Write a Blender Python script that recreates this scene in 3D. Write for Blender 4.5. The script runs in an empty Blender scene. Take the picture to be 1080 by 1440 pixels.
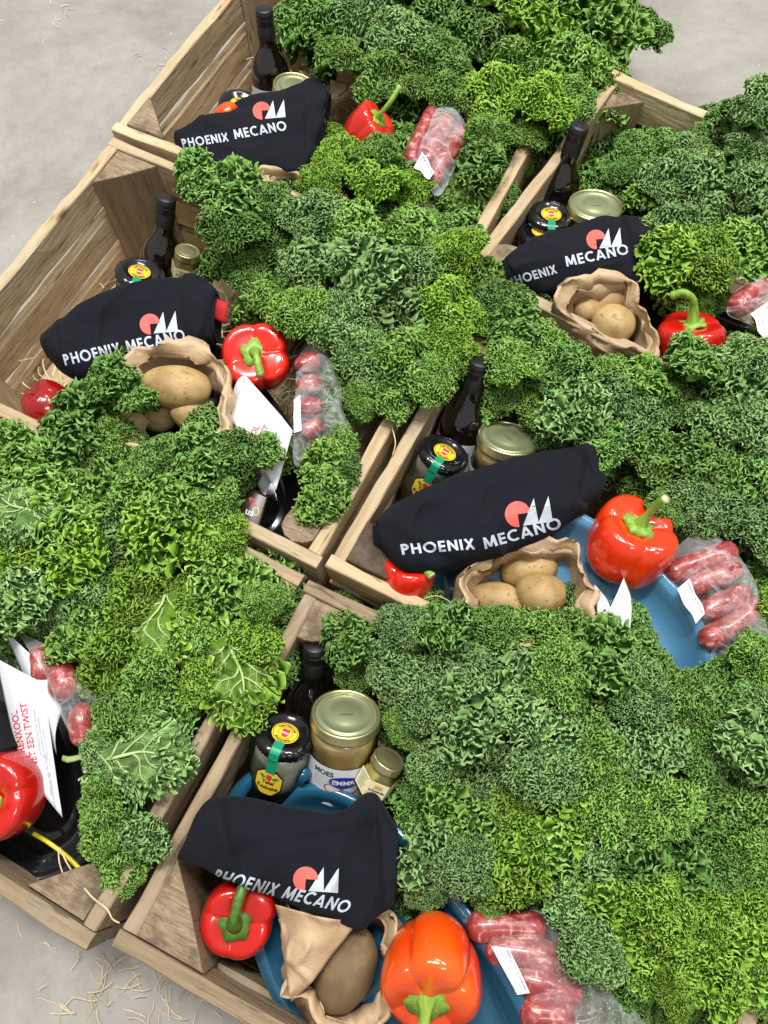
import bpy, bmesh, math, random
import numpy as np
from mathutils import Vector, Matrix, noise
random.seed(7); rng = np.random.default_rng(7)
S = bpy.context.scene
COL = S.collection
# ------------------------------------------------------------------ camera
RIM = 0.19                       # height of the crate rims above the floor
CR = Matrix(((0.89553506, 0.44495642, -0.00554432), (0.41178389, -0.83336494, -0.36869623), (-0.1686742, 0.32789734, -0.9295334)))
CAM = Vector((0.80897402, 0.24010399, 0.85883105 + RIM))
FPX = 1062.43                    # focal length in pixels of the 1080x1440 photograph
cam = bpy.data.cameras.new('camera'); co = bpy.data.objects.new('camera', cam); COL.objects.link(co)
rows = [Vector(CR[0]), -Vector(CR[1]), -Vector(CR[2])]
m = Matrix((rows[0], rows[1], rows[2])).transposed().to_4x4(); m.translation = CAM
co.matrix_world = m
cam.sensor_fit = 'VERTICAL'; cam.sensor_height = 24; cam.sensor_width = 18
cam.lens = FPX / 1440 * 24; cam.clip_start = 0.02; cam.clip_end = 100
S.camera = co
S.render.resolution_x = 768; S.render.resolution_y = 1024
# ------------------------------------------------------------------ light: a hall with ceiling lamps
w = bpy.data.worlds.new('World'); S.world = w; w.use_nodes = True
w.node_tree.nodes['Background'].inputs[0].default_value = (1.0, 0.985, 0.96, 1)
w.node_tree.nodes['Background'].inputs[1].default_value = 0.40
def lamp(x, y, z, sx, sy, e, rz=0):
    l = bpy.data.lights.new('ceiling_lamp', 'AREA'); l.shape = 'RECTANGLE'; l.size = sx; l.size_y = sy
    l.energy = e; l.color = (1.0, 0.985, 0.95)
    o = bpy.data.objects.new('ceiling_lamp', l); COL.objects.link(o); o.location = (x, y, z)
    d = Vector((0.6, 0.5, 0)) - Vector((x, y, z)); o.rotation_euler = d.to_track_quat('-Z', 'Y').to_euler()
lamp(0.1, 1.3, 4.2, 1.3, 0.35, 172)
lamp(-1.5, 0.9, 4.2, 1.3, 0.35, 57)
lamp(1.9, 2.6, 4.2, 1.3, 0.35, 68)
lamp(0.0, 3.4, 4.2, 1.3, 0.35, 45)
lamp(2.6, -0.6, 4.2, 1.3, 0.35, 35)
S.view_settings.view_transform = 'Standard'; S.view_settings.look = 'None'
S.view_settings.exposure = 0.0; S.view_settings.gamma = 1
# ------------------------------------------------------------------ helpers
def P(u, v, z):
    """the point at height z (above the rim plane) that stands at (u, v) of the photograph"""
    d = CR.transposed() @ Vector(((u - 540) / FPX, (v - 720) / FPX, 1))
    return CAM + d * ((z + RIM - CAM.z) / d.z)
def link(o, parent=None):
    COL.objects.link(o)
    if parent: o.parent = parent
    return o
def meshobj(name, verts, faces, mats, parent=None, smooth=False, idx=None, attr=None):
    me = bpy.data.meshes.new(name)
    V = np.asarray(verts, dtype=np.float32).reshape(-1, 3)
    if isinstance(faces, np.ndarray):
        n, k = faces.shape
        me.vertices.add(len(V)); me.vertices.foreach_set('co', V.ravel())
        me.loops.add(n * k); me.loops.foreach_set('vertex_index', faces.astype(np.int32).ravel())
        me.polygons.add(n); me.polygons.foreach_set('loop_start', np.arange(0, n * k, k, dtype=np.int32))
        me.polygons.foreach_set('loop_total', np.full(n, k, dtype=np.int32))
        me.update(calc_edges=True)
    else:
        me.from_pydata([tuple(map(float, p)) for p in V], [], faces)
    if not isinstance(mats, (list, tuple)): mats = [mats]
    for q in mats: me.materials.append(q)
    if idx is not None: me.polygons.foreach_set('material_index', np.asarray(idx, dtype=np.int32))
    if smooth: me.polygons.foreach_set('use_smooth', np.ones(len(me.polygons), dtype=bool))
    if attr:
        for an, av in attr.items():
            a = me.attributes.new(an, 'FLOAT', 'POINT'); a.data.foreach_set('value', np.asarray(av, dtype=np.float32))
    me.update()
    return link(bpy.data.objects.new(name, me), parent)
def tag(o, label=None, cat=None, group=None, kind=None):
    if label: o['label'] = label
    if cat: o['category'] = cat
    if group: o['group'] = group
    if kind: o['kind'] = kind
    return o
def thing(name, label, cat, mat4, group=None):
    o = bpy.data.objects.new(name, None); o.empty_display_size = 0.02; COL.objects.link(o)
    o.matrix_world = mat4 if isinstance(mat4, Matrix) else Matrix.Translation(mat4)
    return tag(o, label, cat, group)
def frame(origin, zdir, xhint=(1, 0, 0)):
    z = Vector(zdir).normalized(); x = Vector(xhint); x = (x - z * x.dot(z)).normalized(); y = z.cross(x)
    M = Matrix((x, y, z)).transposed().to_4x4(); M.translation = Vector(origin); return M
def grid_faces(nu, nv, wrap_u=False, wrap_v=False, off=0):
    iu = np.arange(nu if wrap_u else nu - 1); iv = np.arange(nv if wrap_v else nv - 1)
    a, b = np.meshgrid(iu, iv, indexing='ij'); a = a.ravel(); b = b.ravel()
    a2 = (a + 1) % nu; b2 = (b + 1) % nv
    return np.stack([a * nv + b, a2 * nv + b, a2 * nv + b2, a * nv + b2], 1) + off
def lathe(name, prof, mat, parent=None, seg=40, smooth=True, mod=None):
    pr = np.array(prof, float); th = np.linspace(0, 2 * np.pi, seg, endpoint=False)
    R = pr[None, :, 0] * np.ones((seg, 1)); Z = pr[None, :, 1] * np.ones((seg, 1))
    if mod is not None: R, Z = mod(R, Z, th[:, None])
    V = np.stack([R * np.cos(th)[:, None], R * np.sin(th)[:, None], Z], -1).reshape(-1, 3)
    F = grid_faces(seg, len(pr), wrap_u=True)
    if pr[0, 1] > pr[-1, 1]: F = F[:, ::-1].copy()
    o = meshobj(name, V, F, mat, parent, smooth)
    return o
def tube(name, pts, rad, mat, parent=None, seg=10, smooth=True, caps=True):
    pts = [Vector(p) for p in pts]; n = len(pts)
    rad = [rad] * n if not hasattr(rad, '__len__') else rad
    V = []; up = Vector((0.3, 0.2, 1)).normalized()
    for i, p in enumerate(pts):
        t = (pts[min(i + 1, n - 1)] - pts[max(i - 1, 0)]).normalized()
        x = (up - t * up.dot(t)).normalized(); y = t.cross(x); up = x
        for k in range(seg):
            a = 2 * math.pi * k / seg; V.append(p + (x * math.cos(a) + y * math.sin(a)) * rad[i])
    F = [tuple(r)[::-1] for r in grid_faces(n, seg, wrap_v=True)]
    if caps: F += [tuple(range(seg))[::-1], tuple((n - 1) * seg + k for k in range(seg))]
    return meshobj(name, V, F, mat, parent, smooth)
def fbm(V, sc, seed=0, oct=3):
    """cheap smooth noise on an (n,3) array: sum of random plane waves"""
    r = np.random.default_rng(seed + 11); out = np.zeros(len(V)); a = 1.0; tot = 0
    for o in range(oct):
        for k in range(7):
            d = r.normal(size=3); d *= sc * (2 ** o) * (0.7 + 0.6 * r.random()) / np.linalg.norm(d)
            out += a * np.sin(V @ d * 6.283 + r.random() * 6.283) / 2.6; 
        tot += a; a *= 0.5
    return out / tot
# ------------------------------------------------------------------ materials
def nt(name):
    m = bpy.data.materials.new(name); m.use_nodes = True
    t = m.node_tree; b = t.nodes['Principled BSDF']; return m, t, b
def N(t, typ, **kw):
    n = t.nodes.new(typ)
    for k, v in kw.items(): setattr(n, k, v)
    return n
def ramp(t, fac, stops, interp='LINEAR'):
    r = N(t, 'ShaderNodeValToRGB'); e = r.color_ramp.elements; r.color_ramp.interpolation = interp
    while len(e) < len(stops): e.new(0.5)
    for i, (p, c) in enumerate(stops): e[i].position = p; e[i].color = (*c, 1)
    t.links.new(fac, r.inputs[0]); return r.outputs[0]
def noise_t(t, scale, detail=4, rough=0.6, vec=None, dist=0):
    n = N(t, 'ShaderNodeTexNoise'); n.inputs['Scale'].default_value = scale; n.inputs['Detail'].default_value = detail
    n.inputs['Roughness'].default_value = rough; n.inputs['Distortion'].default_value = dist
    if vec is not None: t.links.new(vec, n.inputs['Vector'])
    return n.outputs['Fac']
def coords(t, kind='Object', scale=(1, 1, 1), rnd=False):
    c = N(t, 'ShaderNodeTexCoord'); mp = N(t, 'ShaderNodeMapping'); mp.inputs['Scale'].default_value = scale
    t.links.new(c.outputs[kind], mp.inputs['Vector'])
    if rnd:
        oi = N(t, 'ShaderNodeObjectInfo'); ml = N(t, 'ShaderNodeMath', operation='MULTIPLY'); ml.inputs[1].default_value = 37.0
        t.links.new(oi.outputs['Random'], ml.inputs[0]); cx = N(t, 'ShaderNodeCombineXYZ')
        for k in range(3): t.links.new(ml.outputs[0], cx.inputs[k])
        t.links.new(cx.outputs[0], mp.inputs['Location'])
    return mp.outputs[0]
def mix(t, a, b, fac, mode='MIX'):
    n = N(t, 'ShaderNodeMix', data_type='RGBA', blend_type=mode)
    for s, v in ((6, a), (7, b)):
        if isinstance(v, tuple): n.inputs[s].default_value = (*v, 1)
        else: t.links.new(v, n.inputs[s])
    if isinstance(fac, float): n.inputs[0].default_value = fac
    else: t.links.new(fac, n.inputs[0])
    return n.outputs[2]
def bump(t, b, h, strength=0.4, dist=0.001):
    n = N(t, 'ShaderNodeBump'); n.inputs['Strength'].default_value = strength; n.inputs['Distance'].default_value = dist
    t.links.new(h, n.inputs['Height']); t.links.new(n.outputs[0], b.inputs['Normal'])
def plain(name, col, rough=0.5, metal=0.0, spec=0.5, var=0.0, coat=0.0, sss=0.0):
    m, t, b = nt(name)
    b.inputs['Base Color'].default_value = (*col, 1); b.inputs['Roughness'].default_value = rough
    b.inputs['Metallic'].default_value = metal; b.inputs['Specular IOR Level'].default_value = spec
    b.inputs['Coat Weight'].default_value = coat; b.inputs['Coat Roughness'].default_value = 0.06
    if sss: b.inputs['Subsurface Weight'].default_value = sss; b.inputs['Subsurface Radius'].default_value = (.01, .004, .002); b.inputs['Subsurface Scale'].default_value = 0.5
    if var:
        f = noise_t(t, 60, 4, 0.6, coords(t, rnd=True))
        c = ramp(t, f, [(0.3, tuple(x * (1 - var) for x in col)), (0.7, tuple(min(1, x * (1 + var)) for x in col))])
        t.links.new(c, b.inputs['Base Color'])
    return m
# ------------------------------------------------------------------ wood, concrete
def wood_mat(name, dark, light, grey, k=1.0):
    m, t, b = nt(name)
    v = coords(t, 'Object', (3.5, 34, 34), rnd=True)
    f = noise_t(t, 1.6, 6, 0.65, v, .7); g2 = noise_t(t, 5.0, 4, 0.6, v, 0.3)
    v2 = coords(t, 'Object', (9, 14, 14), rnd=True); st = noise_t(t, 1.0, 4, 0.7, v2)
    c = ramp(t, f, [(0.25, dark), (0.48, tuple((a + b_) / 2 for a, b_ in zip(dark, light))), (0.68, light)])
    c = mix(t, c, grey, ramp(t, st, [(0.50, (0, 0, 0)), (0.72, (.75, .75, .75))]))
    c = mix(t, c, (.05, .03, .015), ramp(t, g2, [(0.28, (.85, .85, .85)), (0.42, (0, 0, 0))]))
    vo = N(t, 'ShaderNodeTexVoronoi'); vo.inputs['Scale'].default_value = 1.0; t.links.new(coords(t, 'Object', (7, 22, 22), rnd=True), vo.inputs['Vector'])
    c = mix(t, c, (.10, .055, .025), ramp(t, vo.outputs['Distance'], [(0.05, (.85, .85, .85)), (0.13, (0, 0, 0))]))
    oi = N(t, 'ShaderNodeObjectInfo'); mr = N(t, 'ShaderNodeMapRange'); mr.inputs[3].default_value = .78; mr.inputs[4].default_value = 1.15
    t.links.new(oi.outputs['Random'], mr.inputs[0]); hs = N(t, 'ShaderNodeHueSaturation'); t.links.new(mr.outputs[0], hs.inputs['Value']); t.links.new(c, hs.inputs['Color'])
    t.links.new(hs.outputs[0], b.inputs['Base Color']); b.inputs['Roughness'].default_value = .78; b.inputs['Specular IOR Level'].default_value = .25
    ad = N(t, 'ShaderNodeMath', operation='ADD'); t.links.new(f, ad.inputs[0]); t.links.new(g2, ad.inputs[1])
    bump(t, b, ad.outputs[0], 1.0, 0.0022)
    return m
WOOD_L = wood_mat('pale_weathered_wood', (.33, .235, .13), (.58, .44, .27), (.52, .45, .33))
WOOD_D = wood_mat('grey_brown_wood', (.20, .14, .085), (.38, .285, .18), (.35, .30, .225))
WOOD_G = wood_mat('sawn_end_grain', (.10, .065, .038), (.29, .21, .13), (.34, .28, .20))
WOOD_B = wood_mat('dark_bark_wood', (.035, .022, .014), (.10, .065, .04), (.13, .11, .09))
def end_grain():
    m, t, b = nt('end_grain'); v = coords(t, 'Object', (60, 300, 45), rnd=True); f = noise_t(t, 1.0, 5, .7, v, .8); f2 = noise_t(t, 28, 5, .65, coords(t, rnd=True))
    c = ramp(t, f, [(.3, (.13, .088, .052)), (.5, (.25, .18, .112)), (.7, (.36, .275, .18))]); c = mix(t, c, (.10, .07, .045), ramp(t, f2, [(.36, (.85, .85, .85)), (.5, (0, 0, 0))]))
    t.links.new(c, b.inputs['Base Color']); b.inputs['Roughness'].default_value = .85; bump(t, b, f, .8, .002); return m
WOOD_T = end_grain()
def concrete():
    m, t, b = nt('concrete')
    f = noise_t(t, 2.6, 9, .72, coords(t), .4); f2 = noise_t(t, 55, 5, .7, coords(t)); f3 = noise_t(t, 14, 6, .7, coords(t), 1.0)
    c = ramp(t, f, [(.34, (.185, .168, .147)), (.5, (.28, .262, .236)), (.66, (.36, .34, .31))])
    c = mix(t, c, (.20, .19, .175), ramp(t, f2, [(.30, (.5, .5, .5)), (.45, (0, 0, 0))]))
    c = mix(t, c, (.20, .19, .175), ramp(t, f3, [(.28, (.7, .7, .7)), (.40, (0, 0, 0))]))
    vo = N(t, 'ShaderNodeTexVoronoi'); vo.inputs['Scale'].default_value = 26; t.links.new(coords(t), vo.inputs['Vector'])
    c = mix(t, c, (.42, .40, .37), ramp(t, vo.outputs['Distance'], [(.045, (.8, .8, .8)), (.07, (0, 0, 0))]))
    t.links.new(c, b.inputs['Base Color']); b.inputs['Roughness'].default_value = .6
    bump(t, b, f2, .25, .001); return m
tag(meshobj('concrete_floor', [(-9, -9, 0), (11, -9, 0), (11, 11, 0), (-9, 11, 0)], [(0, 1, 2, 3)], concrete()), kind='structure')
# ------------------------------------------------------------------ crates
def board(parent, p0, p1, w_, h_, mat, name='board', seed=0, up=(0, 0, 1), rough=1.0):
    """a sawn board from p0 to p1 (centres of its ends, in the parent's frame), w_ thick and h_ high"""
    g = random.Random(seed); p0, p1 = Vector(p0), Vector(p1); L = (p1 - p0).length; n = 15
    c = .0016; a, b_ = w_ / 2, h_ / 2
    cs = [(-a + c, -b_), (a - c, -b_), (a, -b_ + c), (a, 0), (a, b_ - c), (a - c, b_), (0, b_), (-a + c, b_), (-a, b_ - c), (-a, 0), (-a, -b_ + c)]
    V = []; k1, k2 = g.random() * 6, g.random() * 6
    for i in range(n):
        x = L * (i / (n - 1) - .5)
        for (y, z) in cs:
            q = noise.noise(Vector((x * 14 + seed * 3.1, y * 40, z * 30))) * .0022 * rough
            q2 = noise.noise(Vector((x * 40 + seed * 5.7, y * 90 + 9, z * 50))) * .0018 * rough
            V.append((x + (noise.noise(Vector((y * 200, z * 120, seed + i // 8))) * .0018 if i in (0, n - 1) else 0),
                      y + q2 * (1 if y > 0 else -1) + .0012 * math.sin(x * 5 + k1), z + (q * 1.5 + q2) * (1 if z > 0 else -1) + .0012 * math.sin(x * 7 + k2)))
    m = len(cs); F = [tuple(r) for r in grid_faces(n, m, wrap_v=True)] + [tuple(range(m))[::-1], tuple((n - 1) * m + k for k in range(m))]
    o = meshobj(name, V, F, mat, parent)
    x = (p1 - p0).normalized(); z = Vector(up); z = (z - x * z.dot(x)).normalized(); y = z.cross(x)
    M = Matrix((x, y, z)).transposed().to_4x4(); M.translation = (p0 + p1) / 2; o.matrix_basis = M
    return o
def post(parent, cx, cy, sx, sy, size, top, kind, mat, seed):
    """corner post: triangle, quarter or log standing in the corner (cx, cy), opening towards (sx, sy)"""
    if kind == 'tri': poly = [(0, 0), (size, 0), (size * .5, size * .52), (0, size)]
    elif kind == 'quarter': poly = [(0, 0)] + [(size * math.cos(a), size * math.sin(a)) for a in np.linspace(0, math.pi / 2, 9)]
    else: poly = [(size * .47 + size * .47 * math.cos(a) * (1.05 if k % 3 else .95), size * .47 + size * .47 * math.sin(a)) for k, a in enumerate(np.linspace(0, 2 * math.pi, 13)[:-1])]
    poly = [(cx + sx * x, cy + sy * y) for x, y in poly]
    if sx * sy < 0: poly = poly[::-1]
    ctr = Vector((sum(p[0] for p in poly) / len(poly), sum(p[1] for p in poly) / len(poly)))
    V = []; n = len(poly); zs = [.003, .06, .12, top - .012, top - .002, top]
    for i, z in enumerate(zs):
        for k, (x, y) in enumerate(poly):
            d = Vector((x, y)) - ctr; s = 1 + noise.noise(Vector((x * 50, y * 50, z * 22 + seed))) * .035 - (.03 if i == len(zs) - 1 else 0)
            V.append((ctr.x + d.x * s, ctr.y + d.y * s, z + (noise.noise(Vector((x * 60, y * 60, seed))) * .004 if i > 2 else 0)))
    V = np.array(V) - np.array([ctr.x, ctr.y, top / 2])
    F = [tuple(r) for r in grid_faces(len(zs), n, wrap_v=True)] + [tuple(range(n))[::-1]]
    V = np.vstack([V, [[0, 0, top / 2 + .0015]]]); F += [((len(zs) - 1) * n + k, (len(zs) - 1) * n + (k + 1) % n, len(V) - 1) for k in range(n)]
    # stand the grain upright: the mesh is built with x along the height
    V2 = np.stack([V[:, 2], V[:, 1], -V[:, 0]], 1)
    idx = [0] * (len(F) - n) + [1] * n
    o = meshobj('corner_post', V2, F, [mat, WOOD_T if mat is not WOOD_B else WOOD_B], parent, idx=idx)
    o.matrix_basis = Matrix(((0, 0, -1, ctr.x), (0, 1, 0, ctr.y), (1, 0, 0, top / 2), (0, 0, 0, 1)))
    return o
CRATES = {}
def crate(key, x, y, rz, W, L, mat, label, posts, seed, zoff=0.0, he=(.057, .056, .050), lift=0.0):
    t = thing('wooden_crate', label, 'crate', Matrix.Translation((x, y, 0)) @ Matrix.Rotation(rz, 4, 'Z'), 'wooden crates of groceries')
    CRATES[key] = t; te, ts = .0165, .0165; top = RIM + zoff
    z = top
    for r in range(3):
        h = he[r]; zc = z - h / 2; 
        for yy in (te / 2, L - te / 2): board(t, (0, yy, zc), (W, yy, zc), te, h, mat, seed=seed + r * 7 + (yy > .1))
        z2 = zc - .003 * r
        for xx in (ts / 2 + .001, W - ts / 2 - .001): board(t, (xx, te + .001, z2), (xx, L - te - .001, z2), ts, h - .003, mat, seed=seed + 40 + r * 5 + (xx > .1))
        z -= h + .012
    nsl = 5; sw = (W - 2 * ts) / nsl
    for i in range(nsl):
        xx = ts + sw * (i + .5); board(t, (xx, te + .002, .010), (xx, L - te - .002, .010), sw - .012, .011, mat, 'floor_slat', seed + 90 + i, rough=.7)
    for (cx, cy, sz, dz, kind, pm) in posts:
        px = ts + .0015 if cx == 0 else W - ts - .0015; py = te + .0015 if cy == 0 else L - te - .0015
        post(t, px, py, 1 if cx == 0 else -1, 1 if cy == 0 else -1, sz, top + dz, kind, pm, seed + cx * 3 + cy)
    return t
crate('A', -.00275, .9216, .0098, .5935, .45, WOOD_L, 'pale wooden crate at the top left with a wide gap between its boards', [(0, 0, .066, .004, 'tri', WOOD_G), (1, 0, .06, -.004, 'tri', WOOD_D), (0, 1, .07, 0, 'tri', WOOD_L), (1, 1, .07, 0, 'tri', WOOD_L)], 11)
crate('B', .00738, .4446, -.0038, .6049, .4683, WOOD_L, 'half empty pale wooden crate at the left with bare boards and wood wool showing', [(0, 1, .070, -.004, 'tri', WOOD_D), (1, 0, .052, -.002, 'log', WOOD_G), (0, 0, .06, -.006, 'tri', WOOD_L), (1, 1, .055, .0, 'log', WOOD_D)], 22)
crate('C', -.0031, .0018, -.0178, .5989, .4400, WOOD_D, 'dark wooden crate at the lower left with kale spilling over its right side', [(1, 0, .072, -.004, 'tri', WOOD_D), (1, 1, .060, -.006, 'tri', WOOD_B), (0, 0, .06, -.01, 'tri', WOOD_D), (0, 1, .06, -.01, 'tri', WOOD_D)], 33)
crate('D', .6217, .4498, -.0205, .600, .412, WOOD_L, 'middle pale wooden crate with a quarter round dark log in its corner', [(0, 0, .055, .004, 'quarter', WOOD_B), (0, 1, .06, -.004, 'tri', WOOD_L), (1, 0, .06, -.01, 'tri', WOOD_L), (1, 1, .06, -.01, 'tri', WOOD_L)], 44)
crate('E', .5900, .9225, -.118, .600, .4600, WOOD_L, 'pale wooden crate at the top right standing slightly askew', [(0, 0, .055, .004, 'log', WOOD_D), (0, 1, .05, -.012, 'tri', WOOD_L), (1, 0, .06, -.01, 'tri', WOOD_L), (1, 1, .06, -.01, 'tri', WOOD_L)], 55)
crate('F', .6166, .0063, .012, .600, .4220, WOOD_D, 'dark rough wooden crate nearest the camera at the bottom of the right column', [(0, 0, .078, .002, 'tri', WOOD_D), (0, 1, .050, -.003, 'quarter', WOOD_D), (1, 0, .06, -.01, 'tri', WOOD_D), (1, 1, .06, -.01, 'tri', WOOD_D)], 66)
# ------------------------------------------------------------------ wood wool
WOOL = plain('wood_wool', (.62, .50, .30), .7, var=.25)
def strands(name, label, spots, n, zr, ln=(.02, .06), wd=.0009, seed=0, curl=30):
    g = np.random.default_rng(seed); V, F = [], []
    for i in range(n):
        s = spots[i % len(spots)]; c = np.array([s[0] + g.normal() * s[2], s[1] + g.normal() * s[2], zr[0] + (zr[1] - zr[0]) * g.random()])
        a = g.random() * 6.283; k = g.normal() * curl; L = ln[0] + (ln[1] - ln[0]) * g.random(); el = g.normal() * .25 * (zr[1] - zr[0] > .02)
        p = c.copy(); m = 9; b0 = len(V); ro = g.normal() * .8
        for j in range(m):
            d = np.array([math.cos(a), math.sin(a), el * math.sin(j * .9 + ro)]); sd = np.array([-math.sin(a), math.cos(a), .6 * ro]) * wd * (.6 + .5 * g.random())
            V += [p - sd, p + sd + np.array([0, 0, .0002])]; p = p + d * L / m; a += k * L / m + g.normal() * .12
        F += [(b0 + 2 * j, b0 + 2 * j + 1, b0 + 2 * j + 3, b0 + 2 * j + 2) for j in range(m - 1)]
    return tag(meshobj(name, V, F, WOOL), label, 'wood wool', kind='stuff')
for i, (k, lab) in enumerate((('A', 'top left'), ('B', 'half empty'), ('C', 'lower left'), ('D', 'middle right'), ('E', 'top right'), ('F', 'nearest'))):
    M = CRATES[k].matrix_world; g = random.Random(i)
    sp = [((M @ Vector((x, y, 0))).x, (M @ Vector((x, y, 0))).y, .035) for x in (.12, .24, .36, .48) for y in (.11, .22, .33)]
    strands('wood_wool', 'pale wood wool packing under the goods in the %s crate' % lab, sp, 700, (.020, .075), seed=i)
def GP(u, v): p = P(u, v, -RIM + .003); return (p.x, p.y)
sp = [(*GP(u, v), .028) for u, v in ((150, 1375), (200, 1390), (110, 1400), (240, 1410), (165, 1365), (280, 1435))]
strands('wood_wool', 'curly wood wool strands scattered on the concrete by the nearest crate', sp, 75, (.001, .008), (.008, .045), .00055, 31, 20)
sp = [(*GP(u, v), .02) for u, v in ((1000, 1432), (1050, 1436), (30, 1290), (100, 10), (95, 20), (240, 75), (180, 85), (225, 1060))]
strands('wood_wool', 'sparse wood wool strands on the open concrete', sp, 22, (.001, .004), (.006, .026), .0006, 32, 40)
# ------------------------------------------------------------------ curly kale
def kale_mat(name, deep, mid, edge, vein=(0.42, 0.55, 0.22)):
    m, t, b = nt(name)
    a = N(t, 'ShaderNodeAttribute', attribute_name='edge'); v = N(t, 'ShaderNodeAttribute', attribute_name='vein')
    c = ramp(t, a.outputs['Fac'], [(0.0, deep), (0.25, deep), (0.62, mid), (0.8, mid), (1.0, edge)])  # inner blade naturally darker, deepened further as painted shade in the hollows between frills
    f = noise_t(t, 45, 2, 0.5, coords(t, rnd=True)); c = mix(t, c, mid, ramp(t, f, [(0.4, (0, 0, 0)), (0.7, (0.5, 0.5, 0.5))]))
    oi = N(t, 'ShaderNodeObjectInfo'); hs = N(t, 'ShaderNodeHueSaturation')
    mr = N(t, 'ShaderNodeMapRange'); mr.inputs[3].default_value = 0.82; mr.inputs[4].default_value = 1.18
    t.links.new(oi.outputs['Random'], mr.inputs[0]); t.links.new(mr.outputs[0], hs.inputs['Value'])
    t.links.new(c, hs.inputs['Color']); c = hs.outputs[0]
    c = mix(t, c, vein, v.outputs['Fac'])
    t.links.new(c, b.inputs['Base Color']); t.links.new(ramp(t, a.outputs['Fac'], [(0, (.75, .75, .75)), (1, (.42, .42, .42))]), b.inputs['Roughness']); t.links.new(ramp(t, a.outputs['Fac'], [(0, (.05, .05, .05)), (1, (.5, .5, .5))]), b.inputs['Specular IOR Level'])
    tr = N(t, 'ShaderNodeBsdfTranslucent'); t.links.new(mix(t, c, (1.0, 1.0, 0.3), 1.0, 'MULTIPLY'), tr.inputs[0])
    ms = N(t, 'ShaderNodeMixShader'); ms.inputs[0].default_value = 0.30
    t.links.new(b.outputs[0], ms.inputs[1]); t.links.new(tr.outputs[0], ms.inputs[2]); t.links.new(ms.outputs[0], t.nodes['Material Output'].inputs[0])
    return m
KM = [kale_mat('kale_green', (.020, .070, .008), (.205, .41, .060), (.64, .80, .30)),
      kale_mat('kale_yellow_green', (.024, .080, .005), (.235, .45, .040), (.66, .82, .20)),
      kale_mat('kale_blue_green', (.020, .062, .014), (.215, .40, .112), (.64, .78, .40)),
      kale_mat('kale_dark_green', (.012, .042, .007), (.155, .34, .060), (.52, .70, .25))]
def floret(r, seed):
    """one frill of leaf margin: a fan whose edge is far longer than its radius, so it folds into lips"""
    g = np.random.default_rng(seed); nt_, nr = 64, 5
    th = np.linspace(0, 2 * np.pi, nt_, endpoint=False)[:, None]; q = np.linspace(0.12, 1, nr)[None, :]
    n1 = g.integers(3, 5); n2 = g.integers(7, 10); n3 = g.integers(13, 17); p = g.random(6) * 6.283
    up = 0.42 * q ** 1.4 + 0.42 * q ** 1.3 * np.sin(n1 * th + p[0]) + 0.36 * q ** 2 * np.sin(n2 * th + p[1]) + 0.12 * q ** 3 * np.sin(n3 * th + p[2])
    rad = q * (0.80 + 0.22 * np.sin(n2 * th + p[3]) * q + 0.10 * q * np.sin(n3 * th + p[4]))
    ang = th + 0.42 * q * np.sin(n1 * th + p[5]) + 0.22 * q ** 2 * np.cos(n2 * th + p[1]) 
    V = np.stack([rad * np.cos(ang), rad * np.sin(ang), up * 0.8], -1) * r
    V = V + g.normal(size=V.shape) * r * 0.035 * (q ** 2)[..., None]
    return V.reshape(-1, 3), grid_faces(nt_, nr, wrap_u=True), np.repeat(q, nt_, 0).ravel()
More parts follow.
